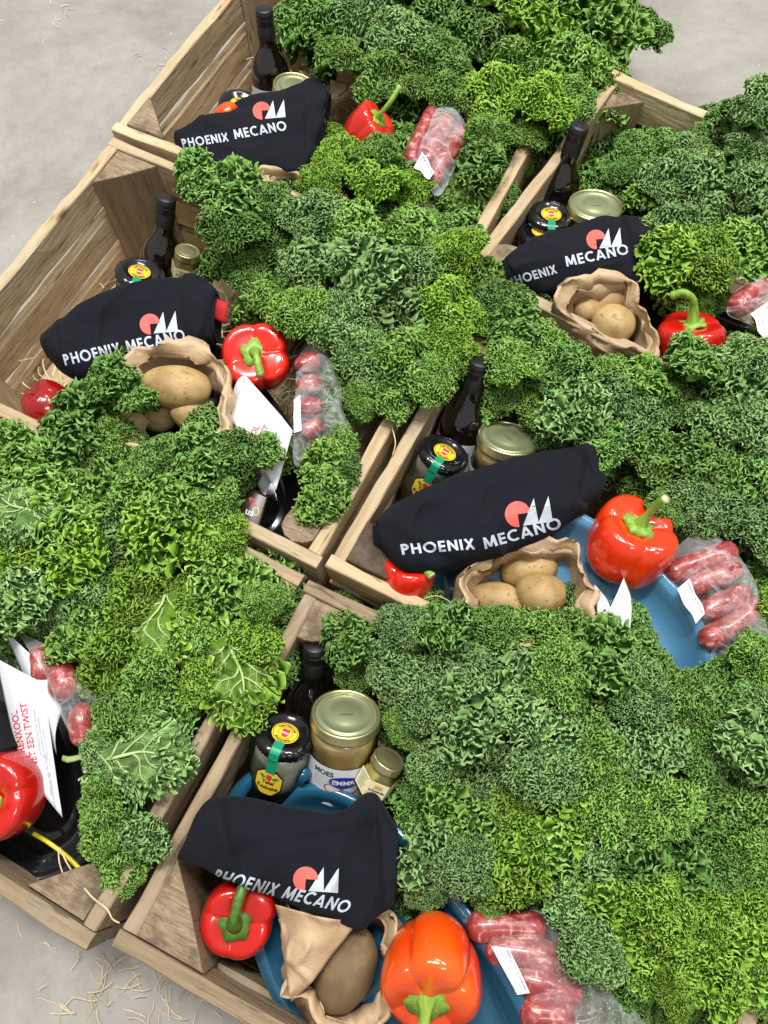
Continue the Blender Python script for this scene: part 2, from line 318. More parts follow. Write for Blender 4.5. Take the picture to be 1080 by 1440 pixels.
def leaf_mesh(seed, L, W, style, fr=0.0105):
    """style 0: frills everywhere; 1: open blade with pale veins, frills at the margin. Base at origin, tip to +y, back of the dome up"""
    g = np.random.default_rng(seed); VV, FF, EE, VE = [], [], [], []; off = 0
    LUMPS = []; gl = np.random.default_rng(seed + 500)
    for _ in range(400):
        q_ = ((gl.random() - .5) * W * .95, gl.random() * L * 1.0, .023 + .011 * gl.random() + (.008 if fr > .015 else 0))
        if all(math.hypot(q_[0] - o_[0], q_[1] - o_[1]) > (q_[2] + o_[2]) * .66 for o_ in LUMPS): LUMPS.append(q_)
    def dome(x, y):    # x,y in leaf plane, -> height
        b_ = 0
        if not style:     # the leaf is balled up into rounded lumps
            for lx_, ly_, lr_ in LUMPS: b_ = np.maximum(b_, 0.85 * np.sqrt(np.maximum(lr_ ** 2 - (x - lx_) ** 2 - (y - ly_) ** 2, 0)))
        return b_ + (0.040 if style else 0.050) * (1 - (x / (W * 0.62)) ** 2) * 1.0 - 0.5 * np.maximum(0, y - L * 0.5) ** 2 / L * 1.6 - 0.35 * np.maximum(0, L * .35 - y) ** 2 / L
    def outline(y):
        s = np.clip(y / L, 0, 1); return W / 2 * (np.sin(np.pi * np.clip(0.08 + 0.92 * s, 0, 1) ** 0.8) ** 0.6)
    if style == 2:     # tight curls: a net of lips round deep holes (walls between the cells of a warped Voronoi pattern)
        sp = fr; st_ = sp / 8.5
        gx = np.arange(-W / 2 - .004, W / 2 + .004, st_); gy = np.arange(-.004, L * 1.03, st_)
        X, Y = np.meshgrid(gx, gy, indexing='ij')
        def fld(x, y, lam, n, sd):
            r = np.random.default_rng(sd); f = 0
            for k in range(n):
                a_ = r.random() * 6.283; kk = 6.283 / (lam * (0.75 + 0.5 * r.random())); f = f + np.cos(kk * (x * math.cos(a_) + y * math.sin(a_)) + r.random() * 6.283)
            return f / math.sqrt(n / 2)
        h = 1e-3; nx = -(dome(X + h, Y) - dome(X - h, Y)) / (2 * h); ny = -(dome(X, Y + h) - dome(X, Y - h)) / (2 * h)
        e = np.minimum(outline(Y) - np.abs(X), L * 1.02 - Y); k_ = .010 / (.010 + np.maximum(e, 0))
        Nn = np.stack([nx + np.sign(X) * .4 * k_, ny + .4 * k_ * (Y > L * .6), np.ones(X.shape)], -1); Nn /= np.linalg.norm(Nn, axis=-1)[..., None]
        bulge = 0.0028 * fld(X, Y, .036, 9, seed + 41)
        inside = e > -.001 + 0.0035 * fld(X, Y, .014, 8, seed + 8)
        for lay in range(3):
            s_ = seed + 100 * lay
            wx = X + sp * .24 * fld(X, Y, sp * 1.1, 10, s_ + 1) + sp * .6 * fld(X, Y, sp * 5, 6, s_ + 21); wy = Y + sp * .24 * fld(X, Y, sp * 1.1, 10, s_ + 2) + sp * .6 * fld(X, Y, sp * 5, 6, s_ + 22)
            ci, cj = np.floor(wx / sp).astype(int), np.floor(wy / sp).astype(int)
            J = g.random((97, 89, 2)); f1 = np.full(X.shape, 9.0); f2 = np.full(X.shape, 9.0)
            for di in range(-2, 3):
                for dj in range(-2, 3):
                    a_, b_ = ci + di, cj + dj; jj = J[a_ % 97, b_ % 89]
                    d = np.hypot(wx / sp - a_ - jj[..., 0], wy / sp - b_ - jj[..., 1])
                    f2 = np.where(d < f1, f1, np.minimum(f2, d)); f1 = np.minimum(f1, d)
            T = 0.27 + 0.09 * fld(X, Y, sp * 2.0, 10, s_ + 3); band = f2 - f1
            q = np.clip(band / np.maximum(T, .05), 0, 1.3)
            ht = sp * (0.95 - 0.62 * lay) + sp * .22 * fld(X, Y, sp * 2.4, 10, s_ + 4) + sp * .16 * fld(X, Y, sp * .8, 10, s_ + 5) + sp * .20 * (q ** 2) * fld(X, Y, sp * 1.2, 10, s_ + 6)
            if lay == 2: ht = -sp * .75 + 0 * X; q = 0 * X
            V = np.stack([X, Y, dome(X, Y) - .004 + bulge], -1) + Nn * ht[..., None]
            V[..., 2] -= np.clip(-e, 0, .01) * 1.5
            ok = inside & (q < 1.0)
            F = grid_faces(*X.shape); F = F[ok.ravel()[F].all(1)]
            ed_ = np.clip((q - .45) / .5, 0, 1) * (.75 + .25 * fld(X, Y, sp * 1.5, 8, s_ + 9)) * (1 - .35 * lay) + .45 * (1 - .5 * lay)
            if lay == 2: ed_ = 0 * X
            used = np.unique(F); mp_ = np.zeros(X.size, int); mp_[used] = np.arange(len(used)) + off
            VV.append(V.reshape(-1, 3)[used]); FF.append(mp_[F]); EE.append(np.clip(ed_, 0, 1).ravel()[used]); VE.append(np.zeros(len(used)))
            off += len(used)
    if style != 2:
        # blade
        nu, nv = (81, 91) if style else (33, 37); xs = np.linspace(-1, 1, nu)[:, None]; ys = np.linspace(0.0, 0.97, nv)[None, :] * L
        Y = ys * np.ones((nu, 1)); X = xs * outline(Y) * 0.93
        Z = dome(X, Y) - (0.004 if style else 0.010)
        wig = 0.005 * np.sin(Y * 210 + np.sign(X) * 1.3 + seed) * np.abs(xs) + 0.003 * np.sin(X * 260 + Y * 90) + 0.0011 * np.sin(X * 620 + 2 * np.sin(Y * 300)) * np.sin(Y * 560 + seed)
        Z = Z + wig
        VV.append(np.stack([X, Y, Z], -1).reshape(-1, 3)); FF.append(grid_faces(nu, nv)); 
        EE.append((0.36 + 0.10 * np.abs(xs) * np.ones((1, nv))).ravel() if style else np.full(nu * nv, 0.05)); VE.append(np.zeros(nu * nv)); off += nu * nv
        # midrib and side veins as thin raised ribs
        def rib(pts, r0, r1):
            nonlocal off
            pts = np.array(pts); n = len(pts); k = 6; a = np.arange(k) / k * 6.283
            rr = np.linspace(r0, r1, n)[:, None]; t = np.gradient(pts, axis=0); sd = np.stack([t[:, 1], -t[:, 0], 0 * t[:, 0]], 1); sd /= np.linalg.norm(sd, axis=1)[:, None] + 1e-9
            V = pts[:, None, :] + sd[:, None, :] * (np.cos(a)[None, :, None] * rr[..., None]) + np.array([0, 0, 1.0])[None, None] * (np.sin(a)[None, :, None] * rr[..., None] * 0.35)
            VV.append(V.reshape(-1, 3)); FF.append(grid_faces(n, k, wrap_v=True, off=off)); off += n * k; EE.append(np.ones(n * k)); VE.append(np.linspace(1, 0.45, n).repeat(k))
        yy = np.linspace(-0.05 if style else 0.02, L * 0.86, 16); xm = 0.004 * np.sin(yy * 30 + seed)
        zz = np.where(yy < 0, dome(xm, 0 * yy) + yy * 0.6, dome(xm, yy)) - (0.002 if style else 0.012)
        rib(np.stack([xm, yy, zz], 1), 0.0040, 0.0008)
        if style:
            def onb(x, y): return dome(x, y) - 0.0016 + 0.005 * np.sin(y * 210 + np.sign(x) * 1.3 + seed) * np.abs(x) / (outline(y) * .93 + 1e-6) + 0.003 * np.sin(x * 260 + y * 90)
            RP = [np.stack([xm, yy], 1)[yy > 0]]
            for i in range(9):
                s = (-1) ** i; y0 = L * (0.10 + 0.085 * i); tt = np.linspace(0, 1, 12); ln = outline(np.array(y0 + .02)) * 0.92
                x = s * tt * ln + .0015 * np.sin(tt * 9 + i); y = y0 + tt ** 0.8 * ln * 0.8 + 0.004 * np.sin(tt * 7 + i * 1.7)
                rib(np.stack([x, y, onb(x, y)], 1), 0.0019 - .00008 * i, 0.0003); RP.append(np.stack([x, y], 1))
                for k in (3, 5, 7, 9):
                    for s2 in (-1, 1):
                        t2 = np.linspace(0, 1, 7); l2 = ln * .34 * (1 - k / 14); an = math.atan2(y[k] - y[k - 1], x[k] - x[k - 1]) + s2 * (.75 + .2 * math.sin(i + k))
                        xx = x[k] + np.cos(an) * t2 * l2; y2 = y[k] + np.sin(an) * t2 * l2 + .001 * np.sin(t2 * 6 + k); rib(np.stack([xx, y2, onb(xx, y2) - .0002], 1), 0.0006, 0.0002); RP.append(np.stack([xx, y2], 1)[::2])
            RP = np.concatenate(RP); bx = np.stack([X.ravel(), Y.ravel()], 1); dd = np.full(len(bx), 9.0)
            for p_ in RP: dd = np.minimum(dd, np.hypot(bx[:, 0] - p_[0], bx[:, 1] - p_[1]))
            VE[0] = np.exp(-(dd / .0020) ** 2) * .42
        # curled frills: walls that follow the meandering zero line of a band-limited field, flared and toothed at the lip
        lam = fr; st_ = lam / 9
        gx = np.arange(-W / 2 - .004, W / 2 + .004, st_); gy = np.arange(-.002, L * 1.03, st_)
        def field(x, y, lam, n, sd):
            r = np.random.default_rng(sd); f = 0
            for k in range(n):
                a_ = r.random() * 6.283; kk = 6.283 / (lam * (0.8 + 0.45 * r.random())); f = f + np.cos(kk * (x * math.cos(a_) + y * math.sin(a_)) + r.random() * 6.283)
            return f / math.sqrt(n / 2)
        GX, GY = np.meshgrid(gx, gy, indexing='ij'); Fd = field(GX, GY, lam, 22, seed) 
        ed = np.minimum(outline(GY) - np.abs(GX), L * 1.02 - GY)
        keep = ed > 0.0015 * np.sin(GX * 900) * np.cos(GY * 800)
        if style: keep &= (ed < 0.030 + 0.010 * np.sin(GY * 120 + seed)) | (GY > L * .93)
        pid = {}; P2 = []; SG = []
        def cut(i, j, i2, j2):
            key = (i, j, i2, j2)
            if key not in pid:
                f0, f1 = Fd[i, j], Fd[i2, j2]; tt = f0 / (f0 - f1)
                pid[key] = len(P2); P2.append((gx[i] + (gx[i2] - gx[i]) * tt, gy[j] + (gy[j2] - gy[j]) * tt))
            return pid[key]
        sg = Fd > 0
        ci, cj = np.nonzero(((sg[:-1, :-1] != sg[1:, :-1]) | (sg[:-1, :-1] != sg[:-1, 1:]) | (sg[1:, 1:] != sg[1:, :-1])) & keep[:-1, :-1])
        for i, j in zip(ci.tolist(), cj.tolist()):
            q = []
            if sg[i, j] != sg[i + 1, j]: q.append(cut(i, j, i + 1, j))
            if sg[i + 1, j] != sg[i + 1, j + 1]: q.append(cut(i + 1, j, i + 1, j + 1))
            if sg[i, j + 1] != sg[i + 1, j + 1]: q.append(cut(i, j + 1, i + 1, j + 1))
            if sg[i, j] != sg[i, j + 1]: q.append(cut(i, j, i, j + 1))
            if len(q) >= 2: SG.append(q[:2])
            if len(q) == 4: SG.append(q[2:])
        P2 = np.array(P2); SG = np.array(SG); x, y = P2[:, 0], P2[:, 1]; n = len(P2)
        h = 2e-3
        nx = -(dome(x + h, y) - dome(x - h, y)) / (2 * h); ny = -(dome(x, y + h) - dome(x, y - h)) / (2 * h)
        e = np.maximum(np.minimum(outline(y) - np.abs(x), L * 1.02 - y), 0); k_ = .010 / (.010 + e)
        Nn = np.stack([nx + np.sign(x) * .5 * k_, ny + .5 * k_ * (y > L * .6), np.ones(n)], 1); Nn[:, :2] = np.clip(Nn[:, :2], -2.2, 2.2)
        Nn[:, 0] += 0.2 * field(x, y, .022, 8, seed + 7); Nn[:, 1] += 0.2 * field(x, y, .022, 8, seed + 8)
        Nn /= np.linalg.norm(Nn, axis=1)[:, None]
        B0 = np.stack([x, y, dome(x, y) - .004], 1)
        hh = lam * (0.62 + 0.10 * field(x, y, lam * 2.6, 8, seed + 3)) 
        lx, ly = field(x, y, lam * .95, 10, seed + 4), field(x, y, lam * .95, 10, seed + 5)
        tx, ty = field(x, y, lam * .42, 10, seed + 6), field(x, y, lam * .42, 10, seed + 9)
        dF = 1e-4; gxF = field(x + dF, y, lam, 22, seed) - field(x - dF, y, lam, 22, seed); gyF = field(x, y + dF, lam, 22, seed) - field(x, y - dF, lam, 22, seed)
        gn = np.hypot(gxF, gyF) + 1e-9; pd = np.stack([gxF / gn, gyF / gn, 0 * x], 1)
        sgn = np.tanh(3 * field(x, y, lam * .8, 10, seed + 33)); tooth = 0.85 + 0.28 * field(x, y, lam * .30, 10, seed + 34)
        rowsq = [0.0, 0.5, 0.85, 1.0, 1.1]
        for qi, q in enumerate(rowsq):
            qq = min(q, 1.0)
            lat = np.stack([lx, ly, 0 * lx], 1) * lam * 0.16 * qq ** 2 + np.stack([tx, ty, 0 * tx], 1) * lam * 0.045 * qq ** 3
            V = B0 + Nn * (hh * (qq + 0.10 * (qq > .6) * (qq ** 3) * field(x, y, lam * .5, 10, seed + 12)))[:, None] + lat
            if q > .8: V = V + pd * (sgn * lam * (.06, .22, .36)[qi - 2] * np.clip(tooth, .2, 1.6))[:, None] - Nn * (lam * .05 * (q > 1))
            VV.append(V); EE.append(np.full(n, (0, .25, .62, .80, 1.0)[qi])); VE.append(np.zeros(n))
        for qi in range(len(rowsq) - 1):
            a0 = off + qi * n; FF.append(np.stack([SG[:, 0] + a0, SG[:, 1] + a0, SG[:, 1] + a0 + n, SG[:, 0] + a0 + n], 1))
        off += n * len(rowsq)
    V = np.concatenate(VV); 
    # irregular undulation of the whole leaf
    d = fbm(V, 14, seed, 2) * 0.005; V = V + np.stack([d * .5, fbm(V, 15, seed + 5, 1) * 0.004, d], 1)
    V[:, 1] -= L / 2     # origin under the middle of the leaf
    return V, np.concatenate(FF), np.concatenate(EE), np.concatenate(VE)
LEAVES = []
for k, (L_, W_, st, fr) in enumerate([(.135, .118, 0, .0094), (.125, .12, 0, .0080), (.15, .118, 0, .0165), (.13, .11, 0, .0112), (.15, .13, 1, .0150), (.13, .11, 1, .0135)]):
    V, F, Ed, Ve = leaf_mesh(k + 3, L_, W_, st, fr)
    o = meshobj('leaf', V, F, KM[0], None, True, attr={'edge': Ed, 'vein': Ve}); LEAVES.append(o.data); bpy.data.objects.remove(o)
def leaf(parent, pos, heading, tilt, scale, var, mat, roll=0.0):
    """pos world, heading angle of the tip in the floor plane, tilt lifts (+) or drops (-) the tip"""
    o = bpy.data.objects.new('leaf', LEAVES[var]); link(o, parent)
    R = Matrix.Rotation(heading - math.pi / 2, 4, 'Z') @ Matrix.Rotation(tilt, 4, 'X') @ Matrix.Rotation(roll, 4, 'Y')
    M = Matrix.Translation(Vector(pos)) @ R @ Matrix.Diagonal((scale, scale, scale, 1))
    o.matrix_parent_inverse = Matrix.Identity(4); o.matrix_basis = parent.matrix_world.inverted() @ M
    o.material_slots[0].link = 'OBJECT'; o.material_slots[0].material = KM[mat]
    return o
# ------------------------------------------------------------------ materials of the goods
def pepper_mat(name, c1, c2):
    m, t, b = nt(name); f = noise_t(t, 9, 3, .5, coords(t, rnd=True))
    t.links.new(ramp(t, f, [(.35, c1), (.65, c2)]), b.inputs['Base Color']); b.inputs['Roughness'].default_value = .22
    b.inputs['Coat Weight'].default_value = .8; b.inputs['Coat Roughness'].default_value = .07
    b.inputs['Subsurface Weight'].default_value = .12; b.inputs['Subsurface Radius'].default_value = (.012, .003, .001); b.inputs['Subsurface Scale'].default_value = .5
    return m
RED = pepper_mat('red_pepper_skin', (.56, .010, .004), (.66, .018, .006)); DRED = pepper_mat('dark_red_pepper_skin', (.22, .003, .004), (.32, .006, .005))
MRED = pepper_mat('deep_red_pepper_skin', (.42, .006, .004), (.50, .010, .005)); ORED = pepper_mat('orange_red_pepper_skin', (.72, .022, .003), (.74, .04, .003)); ORG = pepper_mat('orange_pepper_skin', (.76, .030, .004), (.80, .13, .004))
def stem_mat(name, a, b_):
    m, t, b = nt(name); f = noise_t(t, 3, 4, .6, coords(t, 'Object', (60, 60, 12)))
    t.links.new(ramp(t, f, [(.35, a), (.65, b_)]), b.inputs['Base Color']); b.inputs['Roughness'].default_value = .45; return m
STEM = stem_mat('pepper_stem', (.12, .26, .025), (.27, .42, .06)); DSTEM = stem_mat('dark_pepper_stem', (.04, .11, .012), (.09, .19, .025))
CUT = plain('cut_stem_end', (.50, .46, .28), .7, var=.2)
def potato_mat():
    m, t, b = nt('potato_skin'); f = noise_t(t, 26, 5, .6, coords(t, rnd=True)); f2 = noise_t(t, 170, 3, .6, coords(t, rnd=True))
    c = ramp(t, f, [(.3, (.25, .15, .055)), (.55, (.42, .28, .115)), (.75, (.50, .36, .165))]); c = mix(t, c, (.13, .08, .035), ramp(t, f2, [(.30, (.75, .75, .75)), (.42, (0, 0, 0))]))
    t.links.new(c, b.inputs['Base Color']); b.inputs['Roughness'].default_value = .6; bump(t, b, f2, .3, .0008); return m
POTATO = potato_mat()
def dark_potato_mat():
    m, t, b = nt('earthy_potato_skin'); f = noise_t(t, 30, 5, .65, coords(t, rnd=True))
    t.links.new(ramp(t, f, [(.3, (.085, .055, .025)), (.6, (.15, .10, .045)), (.75, (.24, .17, .085))]), b.inputs['Base Color']); b.inputs['Roughness'].default_value = .75; bump(t, b, f, .3, .001); return m
DPOTATO = dark_potato_mat()
def paper_mat():
    m, t, b = nt('kraft_paper'); f = noise_t(t, 8, 5, .6, coords(t, rnd=True)); 
    vo = N(t, 'ShaderNodeTexVoronoi', feature='DISTANCE_TO_EDGE'); vo.inputs['Scale'].default_value = 26; t.links.new(coords(t, rnd=True), vo.inputs['Vector'])
    t.links.new(ramp(t, f, [(.3, (.40, .27, .155)), (.7, (.52, .37, .225))]), b.inputs['Base Color']); b.inputs['Roughness'].default_value = .55
    ad = N(t, 'ShaderNodeMath', operation='MULTIPLY_ADD'); t.links.new(ramp(t, vo.outputs[0], [(0, (0, 0, 0)), (.25, (1, 1, 1))]), ad.inputs[0]); ad.inputs[1].default_value = .4
    n2 = noise_t(t, 22, 4, .7, coords(t, rnd=True), 1.5); t.links.new(n2, ad.inputs[2]); bump(t, b, ad.outputs[0], .5, .004); return m
KRAFT = paper_mat()
def cloth_mat():
    m, t, b = nt('navy_cotton'); c = coords(t)
    w1 = N(t, 'ShaderNodeTexNoise'); w1.inputs['Scale'].default_value = 1; t.links.new(coords(t, 'Object', (2600, 120, 300)), w1.inputs['Vector'])
    w2 = N(t, 'ShaderNodeTexNoise'); w2.inputs['Scale'].default_value = 1; t.links.new(coords(t, 'Object', (120, 2600, 300)), w2.inputs['Vector'])
    ad = N(t, 'ShaderNodeMath', operation='ADD'); t.links.new(w1.outputs['Fac'], ad.inputs[0]); t.links.new(w2.outputs['Fac'], ad.inputs[1])
    t.links.new(ramp(t, ad.outputs[0], [(.0, (.003, .0036, .0058)), (1, (.0085, .0095, .014))]), b.inputs['Base Color'])
    b.inputs['Roughness'].default_value = .92; b.inputs['Specular IOR Level'].default_value = .12; b.inputs['Sheen Weight'].default_value = .02; b.inputs['Sheen Roughness'].default_value = .5
    ad2 = N(t, 'ShaderNodeMath', operation='MULTIPLY_ADD'); t.links.new(ad.outputs[0], ad2.inputs[0]); ad2.inputs[1].default_value = .1; t.links.new(noise_t(t, 28, 4, .6, c, .8), ad2.inputs[2])
    bump(t, b, ad2.outputs[0], .45, .003); return m
NAVY = cloth_mat()
PRINT_W = plain('grey_white_print', (.44, .48, .54), .7, var=.08); PRINT_R = plain('coral_print', (.74, .11, .09), .7, var=.06); REDCLOTH = plain('red_cotton', (.50, .012, .02), .75, var=.1)
BLACK = plain('black_lacquer', (.006, .006, .007), .16, coat=.6); CAPB = plain('black_foil_cap', (.010, .010, .012), .38)
WINE = plain('dark_wine_glass', (.006, .004, .004), .05, coat=1.0, spec=.7); WHITE = plain('white_paper', (.62, .63, .68), .6); 
GOLD = plain('gold_lid', (.50, .46, .24), .30, metal=.85); GOLDTOP = plain('matte_gold_lid_top', (.30, .33, .185), .36, metal=.55)
YEL = plain('yellow_label', (.80, .55, .03), .4); INK = plain('black_ink', (.01, .01, .012), .5); REDI = plain('red_ink', (.62, .03, .03), .5); GRN = plain('green_seal', (.01, .26, .13), .3); NAVI = plain('blue_ink', (.02, .03, .28), .5); CREAM = plain('cream_label', (.72, .66, .38), .5)
GREYI = plain('grey_ink', (.30, .30, .36), .6); BROWN = plain('brown_packet', (.030, .012, .008), .3)
def mottled(name, cols, sc, rough=.35, coat=.4, bmp=.0):
    m, t, b = nt(name); f = noise_t(t, sc, 4, .65, coords(t, rnd=True), .5)
    t.links.new(ramp(t, f, cols), b.inputs['Base Color']); b.inputs['Roughness'].default_value = rough; b.inputs['Coat Weight'].default_value = coat; b.inputs['Coat Roughness'].default_value = .1
    if bmp: bump(t, b, f, .5, bmp)
    return m
SAUCE = mottled('apple_sauce', [(.3, (.60, .40, .14)), (.6, (.72, .52, .21)), (.8, (.78, .60, .28))], 30, .25, 1.0)
PICKLE = mottled('pickled_onions', [(.3, (.45, .43, .30)), (.5, (.70, .69, .57)), (.7, (.85, .84, .76))], 45, .25, 1.0, .002)
MUST = mottled('mustard', [(.3, (.40, .30, .07)), (.7, (.52, .42, .12))], 70, .3, 1.0)
SAUS = mottled('raw_sausage', [(.34, (.17, .020, .022)), (.52, (.29, .045, .045)), (.60, (.40, .12, .10)), (.68, (.56, .33, .27))], 90, .35, .35, .0012)
def dish_mat(name, col):
    m, t, b = nt(name); b.inputs['Base Color'].default_value = (*col, 1); b.inputs['Roughness'].default_value = .16; b.inputs['Coat Weight'].default_value = .7; b.inputs['Coat Roughness'].default_value = .08; return m
BLUE = dish_mat('blue_enamel', (.075, .22, .37)); TEAL = dish_mat('petrol_blue_enamel', (.010, .075, .135)); BLK = dish_mat('black_enamel', (.009, .009, .010))
def film_mat(name, base=.10, milk=.10):
    m, t, b = nt(name); out = t.nodes['Material Output']
    b.inputs['Base Color'].default_value = (.85, .88, .90, 1); b.inputs['Roughness'].default_value = .12; b.inputs['Specular IOR Level'].default_value = .8
    n1 = noise_t(t, 13, 2, .5, coords(t, rnd=True), 1.8); rg = ramp(t, n1, [(.40, (0, 0, 0)), (.50, (1, 1, 1)), (.60, (0, 0, 0))]); n2 = noise_t(t, 30, 2, .5, coords(t, rnd=True), 1.0)
    ad = N(t, 'ShaderNodeMath', operation='ADD'); t.links.new(rg, ad.inputs[0]); t.links.new(n2, ad.inputs[1])
    bump(t, b, ad.outputs[0], .5, .004)
    lw = N(t, 'ShaderNodeLayerWeight'); lw.inputs[0].default_value = .25; t.links.new(t.nodes['Bump'].outputs[0], lw.inputs['Normal'])
    ma = N(t, 'ShaderNodeMath', operation='MULTIPLY_ADD', use_clamp=True); t.links.new(lw.outputs['Facing'], ma.inputs[0]); ma.inputs[1].default_value = .65; ma.inputs[2].default_value = base
    ma2 = N(t, 'ShaderNodeMath', operation='MULTIPLY_ADD', use_clamp=True); t.links.new(rg, ma2.inputs[0]); ma2.inputs[1].default_value = milk; t.links.new(ma.outputs[0], ma2.inputs[2])
    tr = N(t, 'ShaderNodeBsdfTransparent'); ms = N(t, 'ShaderNodeMixShader'); t.links.new(ma2.outputs[0], ms.inputs[0]); t.links.new(tr.outputs[0], ms.inputs[1]); t.links.new(b.outputs[0], ms.inputs[2]); t.links.new(ms.outputs[0], out.inputs[0])
    return m
FILM = film_mat('clear_film', .01, .08); 
def glass_mat():
    m, t, b = nt('jar_glass'); out = t.nodes['Material Output']; gl = N(t, 'ShaderNodeBsdfGlossy'); gl.inputs['Roughness'].default_value = .04; tr = N(t, 'ShaderNodeBsdfTransparent'); tr.inputs[0].default_value = (.93, .96, .93, 1)
    fr = N(t, 'ShaderNodeFresnel'); fr.inputs[0].default_value = 1.5; ms = N(t, 'ShaderNodeMixShader'); t.links.new(fr.outputs[0], ms.inputs[0]); t.links.new(tr.outputs[0], ms.inputs[1]); t.links.new(gl.outputs[0], ms.inputs[2]); t.links.new(ms.outputs[0], out.inputs[0]); return m
GLASS = glass_mat()
# ------------------------------------------------------------------ lettering
from mathutils.bvhtree import BVHTree
def font_mesh(body, size=1.0, bold=0.0, align='LEFT'):
    c = bpy.data.curves.new('lettering', 'FONT'); c.body = body; c.size = size; c.offset = bold; c.align_x = align; c.resolution_u = 3
    o = bpy.data.objects.new('lettering', c); COL.objects.link(o); dg = bpy.context.evaluated_depsgraph_get(); dg.update()
    me = bpy.data.meshes.new_from_object(o.evaluated_get(dg)); bpy.data.objects.remove(o); 
    V = [tuple(v.co) for v in me.vertices]; F = [tuple(p.vertices) for p in me.polygons]; bpy.data.meshes.remove(me); return V, F
def strip(pts, w, n=1):
    pts = [Vector((*p, 0)) for p in pts]; V, F = [], []
    for i, p in enumerate(pts):
        t = (pts[min(i + 1, len(pts) - 1)] - pts[max(i - 1, 0)]).normalized(); s = Vector((-t.y, t.x, 0)) * w / 2
        V += [p - s, p, p + s]
    for i in range(len(pts) - 1):
        for k in range(2): F.append((3 * i + k, 3 * i + k + 1, 3 * i + k + 4, 3 * i + k + 3))
    return [tuple(v) for v in V], F
def seg(a, b, n=7): return [(a[0] + (b[0] - a[0]) * i / n, a[1] + (b[1] - a[1]) * i / n) for i in range(n + 1)]
def arc(cx, cy, rx, ry, a0, a1, n=22): return [(cx + rx * math.cos(math.radians(a0 + (a1 - a0) * i / n)), cy + ry * math.sin(math.radians(a0 + (a1 - a0) * i / n))) for i in range(n + 1)]
T = .19
GLY = {'P': (.56, [seg((T / 2, 0), (T / 2, 1)), arc(.20, .70, .24, .215, -90, 90)]), 'H': (.72, [seg((T / 2, 0), (T / 2, 1)), seg((.62, 0), (.62, 1)), seg((.1, .5), (.62, .5))]),
       'O': (1.0, [arc(.5, .5, .41, .42, 0, 360, 32)]), 'E': (.52, [seg((T / 2, 0), (T / 2, 1)), seg((.1, T / 2), (.52, T / 2)), seg((.1, .5), (.5, .5)), seg((.1, 1 - T / 2), (.52, 1 - T / 2))]),
       'N': (.76, [seg((T / 2, 0), (T / 2, 1)), seg((.66, 0), (.66, 1)), seg((.08, .95), (.68, .05))]), 'I': (.19, [seg((T / 2, 0), (T / 2, 1))]), 'X': (.70, [seg((.08, 0), (.62, 1)), seg((.62, 0), (.08, 1))]),
       'M': (.92, [seg((.08, 0), (.16, 1)), seg((.84, 0), (.76, 1)), seg((.17, .93), (.46, .12)), seg((.75, .93), (.46, .12))]), 'C': (.78, [arc(.48, .5, .40, .42, 50, 310, 24)]), 'A': (.82, [seg((.06, 0), (.41, .95)), seg((.76, 0), (.41, .95)), seg((.2, .27), (.62, .27))]), ' ': (.30, [])}
def geo_text(body, gap=.16):
    V, F = [], []; x = 0
    for ch in body:
        w_, st = GLY[ch]
        for i, s in enumerate(st):
            a, f = strip(s, T); b0 = len(V); V += [(p[0] + x, p[1], i * .006) for p in a]; F += [tuple(q + b0 for q in r) for r in f]
        x += w_ + gap
    return V, F, x - gap
def world_bvh(o):
    me = o.data; M = o.matrix_world; return BVHTree.FromPolygons([M @ v.co for v in me.vertices], [tuple(p.vertices) for p in me.polygons])
def print_px(target, V, F, o0, ex, ey, mat, parent, name='print', lift=.0006, bvh=None):
    """lay flat lettering (unit coordinates) on a surface: o0 + x*ex + y*ey are points of the photograph seen on that surface"""
    bpy.context.view_layer.update(); bvh = bvh or world_bvh(target); out = []; ok = []
    for p in V:
        u = o0[0] + p[0] * ex[0] + p[1] * ey[0]; v = o0[1] + p[0] * ex[1] + p[1] * ey[1]
        d = (CR.transposed() @ Vector(((u - 540) / FPX, (v - 720) / FPX, 1))).normalized(); h = bvh.ray_cast(CAM, d)
        if h[0] is None: out.append(Vector((0, 0, -9))); ok.append(False); continue
        n = h[1] if h[1].dot(d) < 0 else -h[1]; out.append(h[0] + n * (lift + (p[2] * .02 if len(p) > 2 else 0))); ok.append(True)
    F = [f for f in F if all(ok[i] for i in f)]
    if not F: return None
    used = sorted({i for f in F for i in f}); mp = {i: k for k, i in enumerate(used)}; inv = parent.matrix_world.inverted()
    return meshobj(name, [inv @ out[i] for i in used], [tuple(mp[i] for i in f) for f in F], mat, parent)
# ------------------------------------------------------------------ pose helpers
def view_frame(u, v, z, theta, phi, spin=0):
    """frame at a place with its z axis leaning theta degrees away from the line of sight, towards the side phi (degrees, 90 = away/up the picture)"""
    p = P(u, v, z); c = (CAM - p).normalized(); right = Vector(CR[0]); right = (right - c * right.dot(c)).normalized(); up = c.cross(right)
    th, ph = math.radians(theta), math.radians(phi); lean = right * math.cos(ph) + up * math.sin(ph)
    ax = c * math.cos(th) + lean * math.sin(th)
    return frame(p, ax, (c * -math.sin(th) + lean * math.cos(th)).cross(ax)) @ Matrix.Rotation(math.radians(spin), 4, 'Z')   # local +y leans away, -y faces the viewer
def pxm(u, v, z): return FPX / (-(CR @ (P(u, v, z) - CAM)).z if False else (CR @ (P(u, v, z) - CAM)).z)
